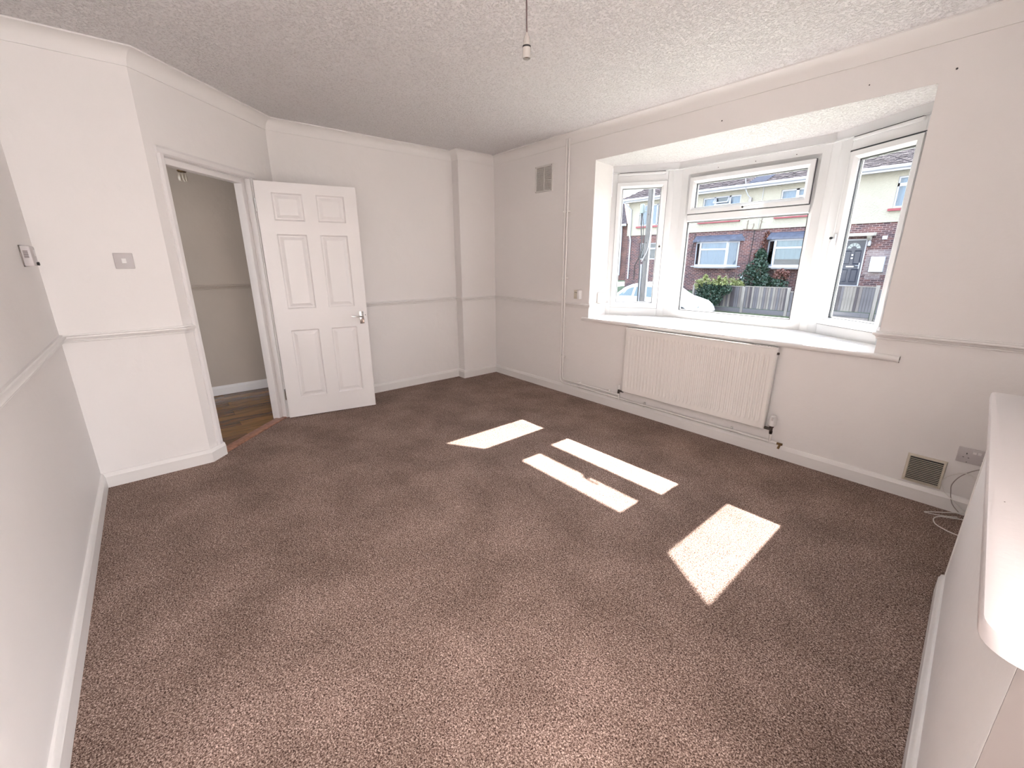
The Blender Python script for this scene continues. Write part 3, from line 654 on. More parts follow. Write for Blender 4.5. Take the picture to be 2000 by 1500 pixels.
# local x along the reveal; local -y faces into the bay
sgn = 1
MB().box(-.075, .060, 0, .040, -.05, .05).build('socket_box', M['plastic'], rs, bevel=.006)
MB().box(-.065, -.045, .040, .041, -.03, -.02).box(-.03, -.01, .040, .041, -.03, -.02).box(-.05, -.046, .04, .041, -.012, -.004).build('pin_slots', M['plate'], rs, smooth=False)
ls = empty('light_switch', (DX, -3.3445, 1.375), label='square grey-white light switch on the wall left of the doorway', cat='switch')
MB().box(0, .009, -.044, .044, -.044, .044).build('switch_plate', M['plate'], ls, bevel=.003)
MB().prism_xz([(.008, -.014), (.013, -.013), (.010, .013), (.008, .014)], -.010, .010).build('rocker', M['plastic'], ls, smooth=False)
tm = empty('thermostat', (1.035, -YL, 1.397), label='cream room thermostat with slotted sides and a black knob on the left wall', cat='thermostat')
MB().box(-.060, .055, 0, .037, -.048, .048).build('thermostat_body', M['plate'], tm, bevel=.008)
MB().box(-.062, .057, -.001, .004, -.05, .05).build('shade_plate', M['darkmetal'], tm, bevel=.002)  # dark plate edge stands in for the shadow gap behind the body
vs = MB()
for i in range(7): vs.box(.0545, .0562, .010, .026, -.008+i*.005, -.0055+i*.005)
vs.build('side_slots', M['chip'], tm, smooth=False)
MB().box(-.05, -.01, .037, .0378, .0, .03).build('dial_window', M['plastic'], tm)
MB().lathe([(.0001, .036), (.007, .036), (.009, .043), (.008, .046), (.0001, .047)], (-.012, 0, -.036), 14, 'y').build('knob', M['slot'], tm)
# wall marks
for i, (x, z, r) in enumerate(((2.586, 2.305, .004), (3.746, 2.283, .0045), (3.398, 2.305, .003))):
    h = MB().lathe([(.0001, -.0012), (r, -.0012), (r*1.1, 0), (.0001, 0)], (x, 0, z), 10, 'y').build('screw_hole', M['slot'])
    tag(h, ['tiny screw hole in the wall above the centre of the bay', 'small black screw hole in the wall above the right end of the bay', 'faint screw hole in the wall above the right bay window'][i], 'screw hole')

# ------------------------------------------------------------------ pendant
for o_ in COL.objects:
    if o_.name.startswith('screw_hole') and o_.parent is None: o_['group'] = 'screw holes in the wall above the bay'
pd = empty('pendant_light', (2.709, -1.94, H), label='bare white pendant bulb holder hanging on a thin brown flex', cat='lamp')
zb = 2.150-H
MB().tube([(-.012, .004, -.01), (-.008, .003, -.06), (-.004, .001, -.14), (0, 0, zb+.10), (0, 0, zb+.08)], .0030, 8).build('flex', M['cord'], pd)
MB().lathe([(.0001, -.028), (.02, -.026), (.034, -.012), (.036, 0), (.0001, 0)], (-.012, .004, 0), 24).build('ceiling_rose', M['plastic'], pd)
hl_ = MB().lathe([(.0001, .088), (.004, .088), (.006, .080), (.012, .070), (.0145, .045), (.0145, .042), (.0001, .042)], (0, 0, zb), 20).build('holder_cap', M['holder'], pd)
MB().lathe([(.0001, .0425), (.0165, .0425), (.0165, .037), (.0001, .037)], (0, 0, zb), 20).build('holder_ring', M['slot'], pd)
MB().lathe([(.0145, .038), (.016, .036), (.0165, .006), (.0155, 0), (.0135, 0), (.0135, .030), (.0145, .034)], (0, 0, zb), 20).build('holder_skirt', M['holder'], pd)
MB().lathe([(.0001, .034), (.0130, .034), (.0130, .008), (.012, .008), (.012, .025), (.0001, .025)], (0, 0, zb), 16).build('socket_sleeve', M['brass'], pd)

# ------------------------------------------------------------------ half-height wall with ledge on the right
def fx(y): return 4.2365+.0413*(-.98-y)
HWp = [(fx(-.93), -.93), (fx(-.93)+.17, -.93), (fx(-2.46)+.17, -2.46), (fx(-2.46), -2.46)]
LZ = .889
hwall = MB().prism(HWp, -.01, LZ-.032).build('wall_half', M['wall'], bevel=.003)
struct(hwall, 'low white half wall at the right edge under the ledge', 'wall')
MB().prism([(fx(-2.462)+.001, -2.462), (fx(-2.462)+.17, -2.462), (fx(-2.462)+.17, -2.464), (fx(-2.464)+.001, -2.464)], .098, LZ-.033).build('end_face', M['darkend'], hwall, smooth=False)['label'] = 'darker end face of the half wall'  # end face coloured darker than the rest of the half wall
hbp = [(fx(-.93)+.05, -.93), (fx(-.93), -.93), (fx(-2.46), -2.46), (fx(-2.46)+.17, -2.46)]
hbp = hbp[::-1]
hbs = [(a, b) for a, b in bprof]
struct(sweep([(-a, b) for a, b in bprof], hbp[::-1], 0).build('baseboard_right', M['trim']), 'white baseboard along the foot of the low half wall', 'baseboard')
bead = MB().tube([(fx(-.93), -.93, .097), (fx(-.93), -.93, LZ-.034)], .004, 8)
struct(bead.build('trim_%d' % ti, M['trim']), 'white corner bead on the far end of the half wall', 'corner bead'); ti += 1
def bxl(y): return 4.196+.0375*(-.9-y)
def rounded(poly, rads, n=8):
    out = []; k = len(poly)
    for i in range(k):
        p, a, b = Vector(poly[i]), Vector(poly[i-1]), Vector(poly[(i+1) % k]); r = rads[i]
        d1 = (a-p).normalized(); d2 = (b-p).normalized()
        ang = d1.angle(d2); t = r/math.tan(ang/2)
        c = p+(d1+d2).normalized()*(r/sin(ang/2)); s_, e_ = p+d1*t, p+d2*t
        a0 = atan2(s_.y-c.y, s_.x-c.x); a1 = atan2(e_.y-c.y, e_.x-c.x)
        while a1-a0 > pi: a1 -= 2*pi
        while a1-a0 < -pi: a1 += 2*pi
        out += [(c.x+r*cos(a0+(a1-a0)*j/n), c.y+r*sin(a0+(a1-a0)*j/n)) for j in range(n+1)]
    return out
ledge = MB().prism(rounded([(bxl(-.88), -.88), (bxl(-.88)+.26, -.88), (bxl(-2.50)+.26, -2.50), (bxl(-2.50), -2.50)], [.018, .018, .05, .05]), LZ-.032, LZ).build('ledge_board', M['board'], bevel=.007)
tag(ledge, 'pale painted ledge board with rounded corners on top of the half wall', 'ledge')
sp = MB().lathe([(.0001, .0004), (.0012, .0004), (.0012, 0), (.0001, 0)], (4.262, -2.0, LZ), 8).build('paint_speck', M['chip'], ledge)

# cables by the socket (grouped)
def spline(pts, n=10):
    pts = [Vector(p) for p in pts]; out = []
    for i in range(len(pts)-1):
        p0, p1, p2, p3 = pts[max(i-1, 0)], pts[i], pts[i+1], pts[min(i+2, len(pts)-1)]
        for j in range(n):
            t = j/n; out.append(.5*((2*p1)+(-p0+p2)*t+(2*p0-5*p1+4*p2-p3)*t*t+(-p0+3*p1-3*p2+p3)*t**3))
    return out+[pts[-1]]
c1 = MB().tube(spline([(4.30, -.10, .20), (4.215, -.035, .248), (4.155, -.028, .222), (4.122, -.024, .172), (4.14, -.03, .115), (4.175, -.04, .085), (4.21, -.06, .06), (4.30, -.12, .02)]), .0022, 8)
tag(c1.build('white_cable', M['cable']), 'thin white cable looping up the wall beside the floor vent', 'cable')
c2 = MB().tube(spline([(4.33, -.10, .05), (4.25, -.08, .045), (4.18, -.09, .02), (4.12, -.115, .006), (4.096, -.135, .004), (4.10, -.142, .004), (4.14, -.13, .004), (4.19, -.10, .004), (4.22, -.08, .006)]), .0026, 8)
tag(c2.build('white_cable', M['cable']), 'white cable folded into a sharp point on the carpet below the socket', 'cable')
c3 = MB().tube(spline([(4.34, -.14, .03), (4.26, -.12, .022), (4.20, -.12, .008), (4.155, -.14, .004), (4.137, -.19, .004), (4.150, -.25, .004), (4.19, -.285, .004), (4.225, -.298, .004), (4.30, -.33, .01), (4.36, -.36, .02)]), .0026, 8)
tag(c3.build('white_cable', M['cable']), 'white cable curling in a wide loop on the carpet towards the half wall', 'cable')
c4 = MB().tube(spline([(4.29, -.012, .30), (4.235, -.018, .278), (4.185, -.024, .225), (4.162, -.026, .165), (4.166, -.026, .12), (4.175, -.03, .08), (4.19, -.04, .05), (4.22, -.07, .03)]), .0022, 8)
tag(c4.build('grey_cable', M['greycable']), 'thin grey cable arching from under the double socket down the wall', 'cable')
for o_ in COL.objects:
    if o_.name.startswith('white_cable'): o_['group'] = 'white cables by the double socket'
adp = empty('plug_adaptor', (4.262, -.045, 0), label='small white adaptor block on the carpet at the foot of the cables', cat='adaptor')
MB().box(-.012, .05, -.025, .03, .002, .055).build('adaptor_body', M['plate'], adp, bevel=.006)
MB().box(-.02, -.010, -.012, .006, .006, .018).build('connector', M['slot'], adp)

# ================================================================== OUTSIDE
GZ = -.95
struct(MB().box(-60, 60, 9.5, 13.9, GZ-.2, GZ).build('road', M['asphalt'], smooth=False), 'grey asphalt street outside the window', 'road')
struct(MB().box(-60, 60, 13.9, 15.9, GZ-.2, GZ+.10).build('pavement', M['paving'], smooth=False), 'far pavement in front of the garden fence', 'pavement')
struct(MB().box(-60, 60, 6.5, 9.5, GZ-.2, GZ+.10).build('pavement', M['paving'], smooth=False), 'near pavement on this side of the street', 'pavement')
struct(MB().box(-60, 60, .28, 6.5, GZ-.2, GZ+.15).build('ground_front_garden', M['grass'], smooth=False), 'front garden ground directly outside the bay', 'ground')
g = MB().prism_yz([(15.9, GZ-.1), (15.9, GZ+.18), (19.5, -.25), (20.3, -.2), (60, -.2), (60, GZ-.1)], -60, 60)
struct(g.build('ground_far_garden', M['grass'], smooth=False), 'sloping garden ground behind the fence', 'ground')

HY = 20.0
hs = empty('terraced_house', (-3, HY, .3), label='long brick and cream terraced house across the street', cat='house')
def H_(mb, name, mat, par=None, **k):
    """world-coordinate mesh as a part of the house"""
    mb.v = [(x+3, y-HY, z-.3) for x, y, z in mb.v]; return mb.build(name, mat, par or hs, **k)
HXL, HXR = -12.3, 14.0
upper = [(-11.55, -9.85, 3.38, 4.52), (-7.72, -5.8, 3.38, 4.52), (-4.02, -2.2, 3.38, 4.50), (.10, 1.9, 3.38, 4.52), (5, 7, 3.38, 4.52)]
low = [(-11.42, -10.30, 1.46, 2.41), (-1.30, -.46, .33, 2.24)]
H_(walled(MB(), HXL, HXR, -1.0, 2.86, low, HY, HY+.3), 'brick_wall', M['brick'], smooth=False)
H_(walled(MB(), HXL-.04, HXR, 2.85, 4.9, upper, HY-.05, HY+.3), 'render_wall', M['render'], smooth=False)
H_(MB().box(HXL, HXL+.3, HY+.3, HY+7, -.2, 2.86), 'brick_side_wall', M['brick'], smooth=False)
H_(MB().box(HXL-.04, HXL+.3, HY+.3, HY+7, 2.85, 4.9), 'render_side_wall', M['render'], smooth=False)
H_(MB().box(HXL+.1, HXR, HY+1.2, HY+1.3, -.2, 4.9), 'inner_partition', M['darkroom'], smooth=False)
# roof
EY, EZ, RYy, RZz = HY-.45, 4.86, HY+3.6, 7.35
XE = HXL-.45
roof = MB(); run = RYy-EY
roof.add([(XE, EY, EZ), (HXR, EY, EZ), (HXR, RYy, RZz), (XE+run, RYy, RZz), (XE, RYy+run, EZ), (HXR, RYy+run, EZ)],
         [(0, 1, 2, 3), (0, 3, 4), (3, 2, 5, 4), (0, 4, 5, 1), (1, 5, 2)])
H_(roof, 'roof_deck', M['rooftile'], smooth=False)
sl_len = sqrt(run**2+(RZz-EZ)**2); ncourse = 34; tiles = MB()
su = Vector((0, run, RZz-EZ)).normalized(); sn = Vector((0, -su.z, su.y))
for c in range(ncourse):
    d0 = c*sl_len/ncourse; x = XE+d0*run/sl_len+(.08 if c % 2 else 0)
    while x < HXR-.2:
        l0 = .012+random.uniform(0, .012); th_k = .022+random.uniform(0, .01)
        ln = sl_len/ncourse*1.02
        b0 = Vector((0, EY, EZ))+su*d0; b1 = Vector((0, EY, EZ))+su*(d0+ln)
        p = [b0+sn*(l0+th_k), b1+sn*l0, b0+sn*l0*.2]
        x1 = x+.158
        tiles.add([(x, p[0].y, p[0].z), (x1, p[0].y, p[0].z), (x1, p[1].y, p[1].z), (x, p[1].y, p[1].z), (x, p[2].y, p[2].z), (x1, p[2].y, p[2].z)],
                  [(0, 1, 2, 3), (4, 5, 1, 0), (0, 3, 4), (1, 5, 2)])
        x += .165
to = H_(tiles, 'roof_tiles', M['rooftile'], smooth=False); to['kind'] = 'stuff'
b0 = Vector((0, EY, EZ))+su*.05+sn*.05; b1 = Vector((0, EY, EZ))+su*1.3+sn*.05
H_(MB().add([(-5.40, b0.y, b0.z), (-4.62, b0.y, b0.z), (-4.25, b1.y, b1.z), (-5.05, b1.y, b1.z), (-5.40, b0.y+.03, b0.z-.06), (-4.62, b0.y+.03, b0.z-.06), (-4.25, b1.y+.03, b1.z-.06), (-5.05, b1.y+.03, b1.z-.06)],
            [(0, 1, 2, 3), (0, 4, 5, 1), (1, 5, 6, 2), (2, 6, 7, 3), (3, 7, 4, 0)]), 'dark_roof_patch', M['darkpatch'], smooth=False)  # dark patch laid over the tiles
H_(MB().tube([(XE, EY-.06, EZ-.03), (HXR, EY-.06, EZ-.03)], .065, 10), 'gutter', M['whitepaint'])
H_(MB().box(XE+.02, HXR, EY+.0, EY+.03, EZ-.17, EZ-.0), 'fascia', M['whitepaint'], smooth=False)
H_(MB().box(XE+.02, HXR, EY+.03, HY, EZ-.10, EZ-.08), 'soffit', M['whitepaint'], smooth=False)
H_(MB().tube([(XE, EY-.06, EZ-.03), (XE-.03, RYy+run, EZ-.03)], .065, 10), 'side_gutter', M['whitepaint'])
H_(MB().tube([(XE+.35, EY-.04, EZ-.08), (XE+.4, EY+.1, EZ-.2), (HXL+.2, HY-.12, EZ-.55), (HXL+.2, HY-.12, 2.9), (HXL+.24, HY-.06, 2.6), (HXL+.24, HY-.06, .3)], .045, 10), 'downpipe', M['whitepaint'])
H_(MB().tube([(-11.05, HY-.05, 2.84), (-11.15, HY-.06, 2.0), (-11.62, HY-.06, 1.1), (-11.62, HY-.06, .3)], .022, 8), 'waste_pipe', M['slot'])
# upper windows
def hwin(x0, x1, z0, z1, y, mull, kind, sill=None):
    f = MB().ring([(0, 0), (.06, 0), (.06, .06), (0, .06)], x0, x1, z0, z1)
    for i in range(len(f.v)): f.v[i] = (f.v[i][0], f.v[i][1]+y, f.v[i][2])
    for u0, u1, w0, w1 in mull: f.box(u0, u1, y, y+.06, w0, w1)
    fo = H_(f, 'window', M['whitepaint'], smooth=False)
    H_(MB().box(x0+.05, x1-.05, y+.03, y+.035, z0+.05, z1-.05), 'pane', M['houseglass'], fo, smooth=False)
    cu = MB(); n = 40
    for i in range(n+1):
        u = x0+.04+(x1-x0-.08)*i/n; yy = y+.12+.02*sin(i*1.7); cu.v += [(u, yy, z0+.03), (u, yy, z1-.03)]
    for i in range(n): cu.f.append((2*i, 2*i+1, 2*i+3, 2*i+2))
    if kind: H_(cu, 'curtain' if kind != 'blind' else 'blind', M[kind], fo)
    if sill: H_(MB().box(x0-.12, x1+.1, HY-.17, HY+.05, z0-.12, z0-.03), 'red_sill', M['redsill'], smooth=False)
    return fo
hwin(-11.55, -9.85, 3.38, 4.52, HY-.0, [(-11.0, -10.93, 3.38, 4.52), (-10.45, -10.38, 3.38, 4.52)], 'curtain', True)
w_ = hwin(-7.72, -5.8, 3.38, 4.52, HY, [(-7.14, -7.04, 3.38, 4.52), (-6.40, -6.30, 3.38, 4.52), (-7.04, -6.40, 4.12, 4.18)], 'curtain', True)
op = MB().add([(-7.04, HY-.01, 4.50), (-6.40, HY-.01, 4.50), (-6.36, HY-.22, 4.22), (-7.08, HY-.22, 4.22)], [(0, 1, 2, 3)])
fr_ = MB()
for a, b in (((-7.05, HY-.02, 4.50), (-7.08, HY-.24, 4.22)), ((-6.39, HY-.02, 4.50), (-6.36, HY-.24, 4.22)), ((-7.08, HY-.24, 4.22), (-6.36, HY-.24, 4.22)), ((-7.05, HY-.02, 4.50), (-6.39, HY-.02, 4.50))): fr_.tube([a, b], .032, 6)
H_(fr_, 'open_fanlight', M['whitepaint'], w_); H_(MB().box(-7.04, -6.40, HY+.08, HY+.1, 3.45, 4.48), 'dark_opening', M['darkroom'], w_, smooth=False)
hwin(-4.02, -2.2, 3.38, 4.50, HY, [(-3.42, -3.30, 3.38, 4.50), (-2.70, -2.62, 3.38, 4.50), (-3.30, -2.70, 4.14, 4.21)], 'curtain', True)
hwin(.10, 1.9, 3.38, 4.52, HY, [(.55, .65, 3.38, 4.52), (.1, .6, 4.16, 4.28), (1.3, 1.4, 3.38, 4.52)], 'curtain', True)
hwin(5, 7, 3.38, 4.52, HY, [(5.6, 5.7, 3.38, 4.52)], 'curtain', True)
hwin(-11.42, -10.30, 1.46, 2.41, HY+.08, [(-10.98, -10.86, 1.46, 2.41), (-10.86, -10.3, 2.05, 2.13)], None)
H_(MB().prism_xz([(-11.6, 2.41), (-10.1, 2.41), (-10.15, 2.56), (-10.45, 2.66), (-10.86, 2.69), (-11.25, 2.66), (-11.55, 2.56)], HY-.012, HY+.02), 'brick_arch', M['brick2'], smooth=False)
# splayed ground-floor bay windows
def bay(x0, x1, lab, kinds, zb0=1.12, zt=2.33):
    pj = .38; sp_ = .42
    A, B, C_, D_ = (x0, HY), (x0+sp_, HY-pj), (x1-sp_, HY-pj), (x1, HY)
    root = H_(MB().prism([(x0-.02, HY), (x0+sp_, HY-pj-.02), (x1-sp_, HY-pj-.02), (x1+.02, HY)], zb0-.12, zb0-.0), 'window', M['whitepaint'], smooth=False)
    for k, (p, q) in enumerate(((A, B), (B, C_), (C_, D_))):
        L = sqrt((q[0]-p[0])**2+(q[1]-p[1])**2); a = atan2(q[1]-p[1], q[0]-p[0])
        f = MB().ring([(0, 0), (.07, 0), (.07, .05), (0, .05)], 0, L, zb0, zt)
        if k == 1: f.box(.07, L-.07, 0, .05, zt-.42, zt-.34)
        g_ = MB().box(.06, L-.06, .02, .025, zb0+.06, zt-.06); cu = MB(); n = 24
        for i in range(n+1): u = .05+(L-.1)*i/n; cu.v += [(u, .06+.012*sin(i*2), zb0+.04 if kinds[k] != 'blind' else zb0+.32), (u, .06+.012*sin(i*2), zt-.04)]
        for i in range(n): cu.f.append((2*i, 2*i+1, 2*i+3, 2*i+2))
        for mb in (f, g_, cu): mb.v = [(p[0]+u*cos(a)-v*sin(a), p[1]+u*sin(a)+v*cos(a), z) for u, v, z in mb.v]
        H_(f, 'bay_frame', M['whitepaint'], root, smooth=False); H_(g_, 'pane', M['houseglass'], root, smooth=False)
        if kinds[k]: H_(cu, 'curtain', M[kinds[k]], root)
    H_(MB().box(x0+.1, x1-.1, HY+.15, HY+.2, zb0, zt), 'dark_backing', M['darkroom'], root, smooth=False) if False else None
    H_(MB().prism([(x0-.18, HY), (x0+sp_-.1, HY-pj-.12), (x1-sp_+.1, HY-pj-.12), (x1+.16, HY)], zb0-.06, zb0-.01), 'bay_sill', M['whitepaint'], root, smooth=False)
    rf = MB(); a0 = [(x0-.22, HY, 2.42), (x0+sp_-.12, HY-pj-.15, 2.42), (x1-sp_+.12, HY-pj-.15, 2.42), (x1+.22, HY, 2.42), (x1+.05, HY, 2.66), (x0-.05, HY, 2.66)]
    rf.v = a0+[(x, y, 2.33) for x, y, z in a0[:4]]
    rf.f = [(1, 2, 4, 5), (0, 1, 5), (2, 3, 4), (0, 6, 7, 1), (1, 7, 8, 2), (2, 8, 9, 3), (9, 8, 7, 6)]
    H_(rf, 'bay_roof', M['lead'], root, smooth=False)
    return root
bay(-7.85, -5.58, '', ('darkroom', 'curtain', 'curtain')); bay(-4.25, -1.98, '', ('blind', 'blind', 'blind')); bay(3.2, 5.5, '', ('curtain',)*3)
# front door across the street
dfm = MB().ring([(0, 0), (.05, 0), (.05, .06), (0, .06)], -1.30, -.46, .30, 2.24)
for i in range(len(dfm.v)): dfm.v[i] = (dfm.v[i][0], dfm.v[i][1]+HY+.02, dfm.v[i][2])
H_(dfm, 'door_surround', M['whitepaint'], smooth=False)
dl = MB(); dl.box(-1.25, -.51, HY+.04, HY+.08, .36, 2.19)
for u0, u1 in ((-1.17, -.93), (-.83, -.59)):
    for z0, z1 in ((.48, 1.02), (1.22, 1.78)): dl.ring([(0, 0), (.018, -.018), (.035, -.004), (.035, .01), (0, .01)], u0, u1, z0, z1); 
for i in range(8, len(dl.v)): x, y, z = dl.v[i]; dl.v[i] = (x, y+HY+.04, z)
dleaf = H_(dl, 'front_door', M['navy'])
fan = MB()
for k in range(5):
    a0 = pi*k/5+.05; a1 = pi*(k+1)/5-.05
    fan.add([(-.88+.10*cos(a0), HY+.034, 1.86+.10*sin(a0)), (-.88+.10*cos(a1), HY+.034, 1.86+.10*sin(a1)), (-.88+.23*cos(a1), HY+.034, 1.86+.23*sin(a1)), (-.88+.23*cos(a0), HY+.034, 1.86+.23*sin(a0)),
             (-.88+.10*cos(a0), HY+.04, 1.86+.10*sin(a0)), (-.88+.10*cos(a1), HY+.04, 1.86+.10*sin(a1)), (-.88+.23*cos(a1), HY+.04, 1.86+.23*sin(a1)), (-.88+.23*cos(a0), HY+.04, 1.86+.23*sin(a0))],
            [(0, 1, 2, 3), (0, 3, 7, 4), (3, 2, 6, 7), (2, 1, 5, 6), (1, 0, 4, 5)])
H_(fan, 'sunburst_glass', M['blind'], dleaf, smooth=False)
H_(MB().box(-1.02, -.76, HY+.015, HY+.04, 1.10, 1.145), 'letter_plate', M['chrome'], dleaf)
H_(MB().box(-.60, -.56, HY+.0, HY+.04, 1.04, 1.28).tube([(-.58, HY-.02, 1.16), (-.70, HY-.03, 1.17)], .012, 8), 'door_handle', M['whitepaint'], dleaf)
H_(MB().lathe([(.0001, -.03), (.03, -.03), (.035, 0), (.0001, 0)], (-.88, HY+.035, 1.60), 14, 'y'), 'knocker', M['chrome'], dleaf); H_(MB().box(-.91, -.85, HY+.02, HY+.035, 1.45, 1.49), 'number_plate', M['chrome'], dleaf)
cn = MB().prism_yz([(HY, 2.46), (HY-.55, 2.42), (HY-.55, 2.34), (HY, 2.36)], -1.6, -.20).build
H_(MB().prism_yz([(HY, 2.48), (HY-.55, 2.43), (HY-.55, 2.34), (HY, 2.36)], -1.6, -.22), 'canopy', P('weathered_white_canopy', (0.475, 0.446, 0.396), .8), smooth=False)
H_(MB().prism_yz([(HY, 2.36), (HY-.32, 2.36), (HY-.28, 2.28), (HY-.08, 2.18), (HY, 2.16)], -.46, -.34), 'canopy_bracket', P('bracket_paint', (0.446, 0.418, 0.382), .8), smooth=False)
H_(MB().lathe([(.0001, -.1), (.055, -.1), (.06, .06), (.03, .1), (.0001, .1)], (-.37, HY-.1, 2.06), 12), 'porch_lamp', M['whitepaint'])
H_(MB().lathe([(.0001, -.15), (.05, -.15), (.056, -.1), (.0001, -.1)], (-.37, HY-.1, 2.06), 12), 'lamp_base', M['slot'])
H_(MB().box(.0, .16, HY-.06, HY, 2.20, 2.34), 'alarm_box', M['whitepaint'])
H_(MB().box(-.20, .26, HY-.16, HY, .92, 1.53), 'meter_cabinet', M['whitepaint'])
H_(MB().box(-.40, .42, HY-.008, HY, .80, 1.80).box(-.3, .2, HY-.007, HY, .62, .82), 'patched_brickwork', brick_mat('pale_washed_bricks', (0.187, 0.151, 0.151), (0.122, 0.0864, 0.0864), (0.238, 0.216, 0.216)), smooth=False)
H_(MB().box(-5.30, -5.17, HY-.08, HY, .50, .68), 'meter_box', M['whitepaint'])
H_(MB().tube([(-5.43, HY-1.1, 6.0), (-5.47, HY-.45, 4.72)], .022, 6).tube([(-5.47, HY-.45, 4.66), (-5.38, HY-.3, 4.40), (-5.30, HY-.14, 4.28)], .022, 6), 'aerial_cable', M['whitepaint'])
H_(MB().box(-5.38, -5.26, HY-.16, HY-.05, 4.05, 4.30).tube([(-5.33, HY-.12, 4.1), (-5.42, HY-.12, 4.0)], .03, 6), 'cable_bracket', P('dull_grey_fitting', (.25, .23, .23), .6, .3))
H_(MB().tube([(-4.80, HY-.08, 4.72), (-4.82, HY-.08, 2.9)], .012, 6), 'wall_cable', M['whitepaint'])
H_(MB().tube([(-4.95, HY-.03, 2.85), (-5.05, HY-.03, .7)], .014, 6).tube([(-7.95, HY-.03, 2.8), (-8.1, HY-.03, 1.6)], .014, 6), 'black_wall_cable', M['slot'])

# orange-roofed house farther left
oh = empty('brick_house', (-19.5, 28, .3), label='red brick house with dark and orange roof slopes beyond the left end of the terrace', cat='house')
def OH(mb, name, mat, **k): mb.v = [(x+19.5, y-28, z-.3) for x, y, z in mb.v]; return mb.build(name, mat, oh, **k)
OH(MB().box(-24, -18.0, 28, 32.8, -.5, 4.3), 'brick_wall', M['brick2'], smooth=False)
OH(MB().add([(-24.4, 27.6, 4.25), (-17.85, 27.6, 4.3), (-19.85, 29.5, 6.78), (-24.4, 29.5, 6.78), (-24.4, 33, 4.25), (-17.85, 33, 4.3)], [(0, 1, 2, 3), (3, 2, 5, 4), (0, 3, 4), (0, 4, 5, 1)]), 'dark_roof', M['rooftile'], smooth=False)
OH(MB().add([(-17.83, 27.6, 4.3), (-16.6, 31.2, 4.3), (-19.83, 29.52, 6.79), (-17.83, 27.7, 4.2), (-16.6, 31.2, 4.2)], [(0, 1, 2), (0, 3, 4, 1)]), 'orange_roof', M['orangetile'], smooth=False)
OH(MB().tube([(-24.4, 27.5, 4.2), (-17.9, 27.5, 4.2)], .09, 8), 'gutter', M['whitepaint'])
OH(MB().tube([(-18.55, 27.9, 4.15), (-18.55, 27.9, .2)], .05, 8), 'downpipe', M['whitepaint'])
OH(MB().box(-18.0, -16.8, 29.5, 36, -.5, 4.2), 'rear_wing', M['brick2'], smooth=False)

# fence
def fence(name, label, spans, x_posts, ztop, zgb, y=16.0, low=None):
    f = empty(name, (0, y, 0), label=label, cat='fence')
    for a, b, zt in spans:
        hgt = zt-zgb-.02; x = a
        protos = []
        while x < b:
            if len(protos) < 4:
                o = MB().prism([(0, 0), (.104, -.022), (.104, .0), (0, .008)], 0, hgt-.012*(len(protos) % 2)).build('fence_board', M['fencewood'][len(protos)], f, smooth=False); protos.append(o)
            else:
                o = random.choice(protos).copy(); COL.objects.link(o)
            o.location = (x, random.uniform(-.006, .006), zgb+.02); x += .088
        MB().box(a, b+.03, -.03, .015, zt-.015, zt+.015).build('capping', M['fencewood'][3], f, smooth=False)
        MB().box(a, b, .005, .04, zgb+.1, zgb+.16).box(a, b, .005, .04, zt-.2, zt-.14).build('rear_rail', M['fencewood'][1], f, smooth=False)
        MB().box(a, b, -.025, .02, zgb-.16, zgb).build('gravel_board', M['fencewood'][0], f, smooth=False)
        MB().box(a, b, -.03, .02, zgb-.36, zgb-.17).build('gravel_board', M['fencewood'][1], f, smooth=False)
    for x, zt in x_posts: MB().box(x-.05, x+.05, -.045, .055, zgb-.42, zt+.02).build('fence_post', M['fencewood'][3], f, bevel=.006)
    return f
fence('board_fence', 'weathered grey featheredge fence half covered by ivy, seen through the centre window', [(-5.6, -3.50, .33), (-3.42, -1.83, .345), (-1.72, -.95, .20)], [(-3.46, .30), (-1.78, .34), (-5.65, .3)], .33, -.57)
fence('board_fence', 'brown-grey fence panel below the navy front door, seen through the right window', [(-.75, .84, .49), (.98, 2.4, .42)], [(-.80, .5), (.91, .53)], .49, -.42)
for o_ in COL.objects:
    if o_.name.startswith('board_fence'): o_['group'] = 'featheredge fence runs across the street'
# plants
def foliage(n, blobs, leaf, name, mat, par=None):
    mb = MB()
    for _ in range(n):
        c, r = random.choice(blobs); d = Vector((random.gauss(0, 1), random.gauss(0, 1), random.gauss(0, 1))).normalized()*(random.random()**.35)
        p = Vector((c[0]+d.x*r[0], c[1]+d.y*r[1], c[2]+d.z*r[2]))
        a = Vector((random.uniform(-1, 1), random.uniform(-1, 1), random.uniform(-.6, .6))).normalized(); b = a.cross(Vector((random.uniform(-1, 1), random.uniform(-1, 1), random.uniform(-1, 1)))).normalized()
        s = leaf*random.uniform(.6, 1.3)
        mb.add([p-a*s, p+b*s*.6, p+a*s, p-b*s*.6], [(0, 1, 2, 3)])
    return mb.build(name, mat, par, smooth=False)
def plant(name, loc, label, parts, stems=True):
    e = empty(name, loc, label=label, cat='plant')
    for nm, mt, n, blobs, leaf in parts: tag(foliage(n, blobs, leaf, nm, mt, e), kind='stuff')
    if stems:
        s = MB()
        for i in range(5): s.tube([(random.uniform(-.1, .1), 0, 0), (random.uniform(-.2, .2), random.uniform(-.1, .1), .4), (random.uniform(-.4, .4), random.uniform(-.2, .2), .8)], .015, 5)
        s.build('stem', M['stem'], e)
    return e
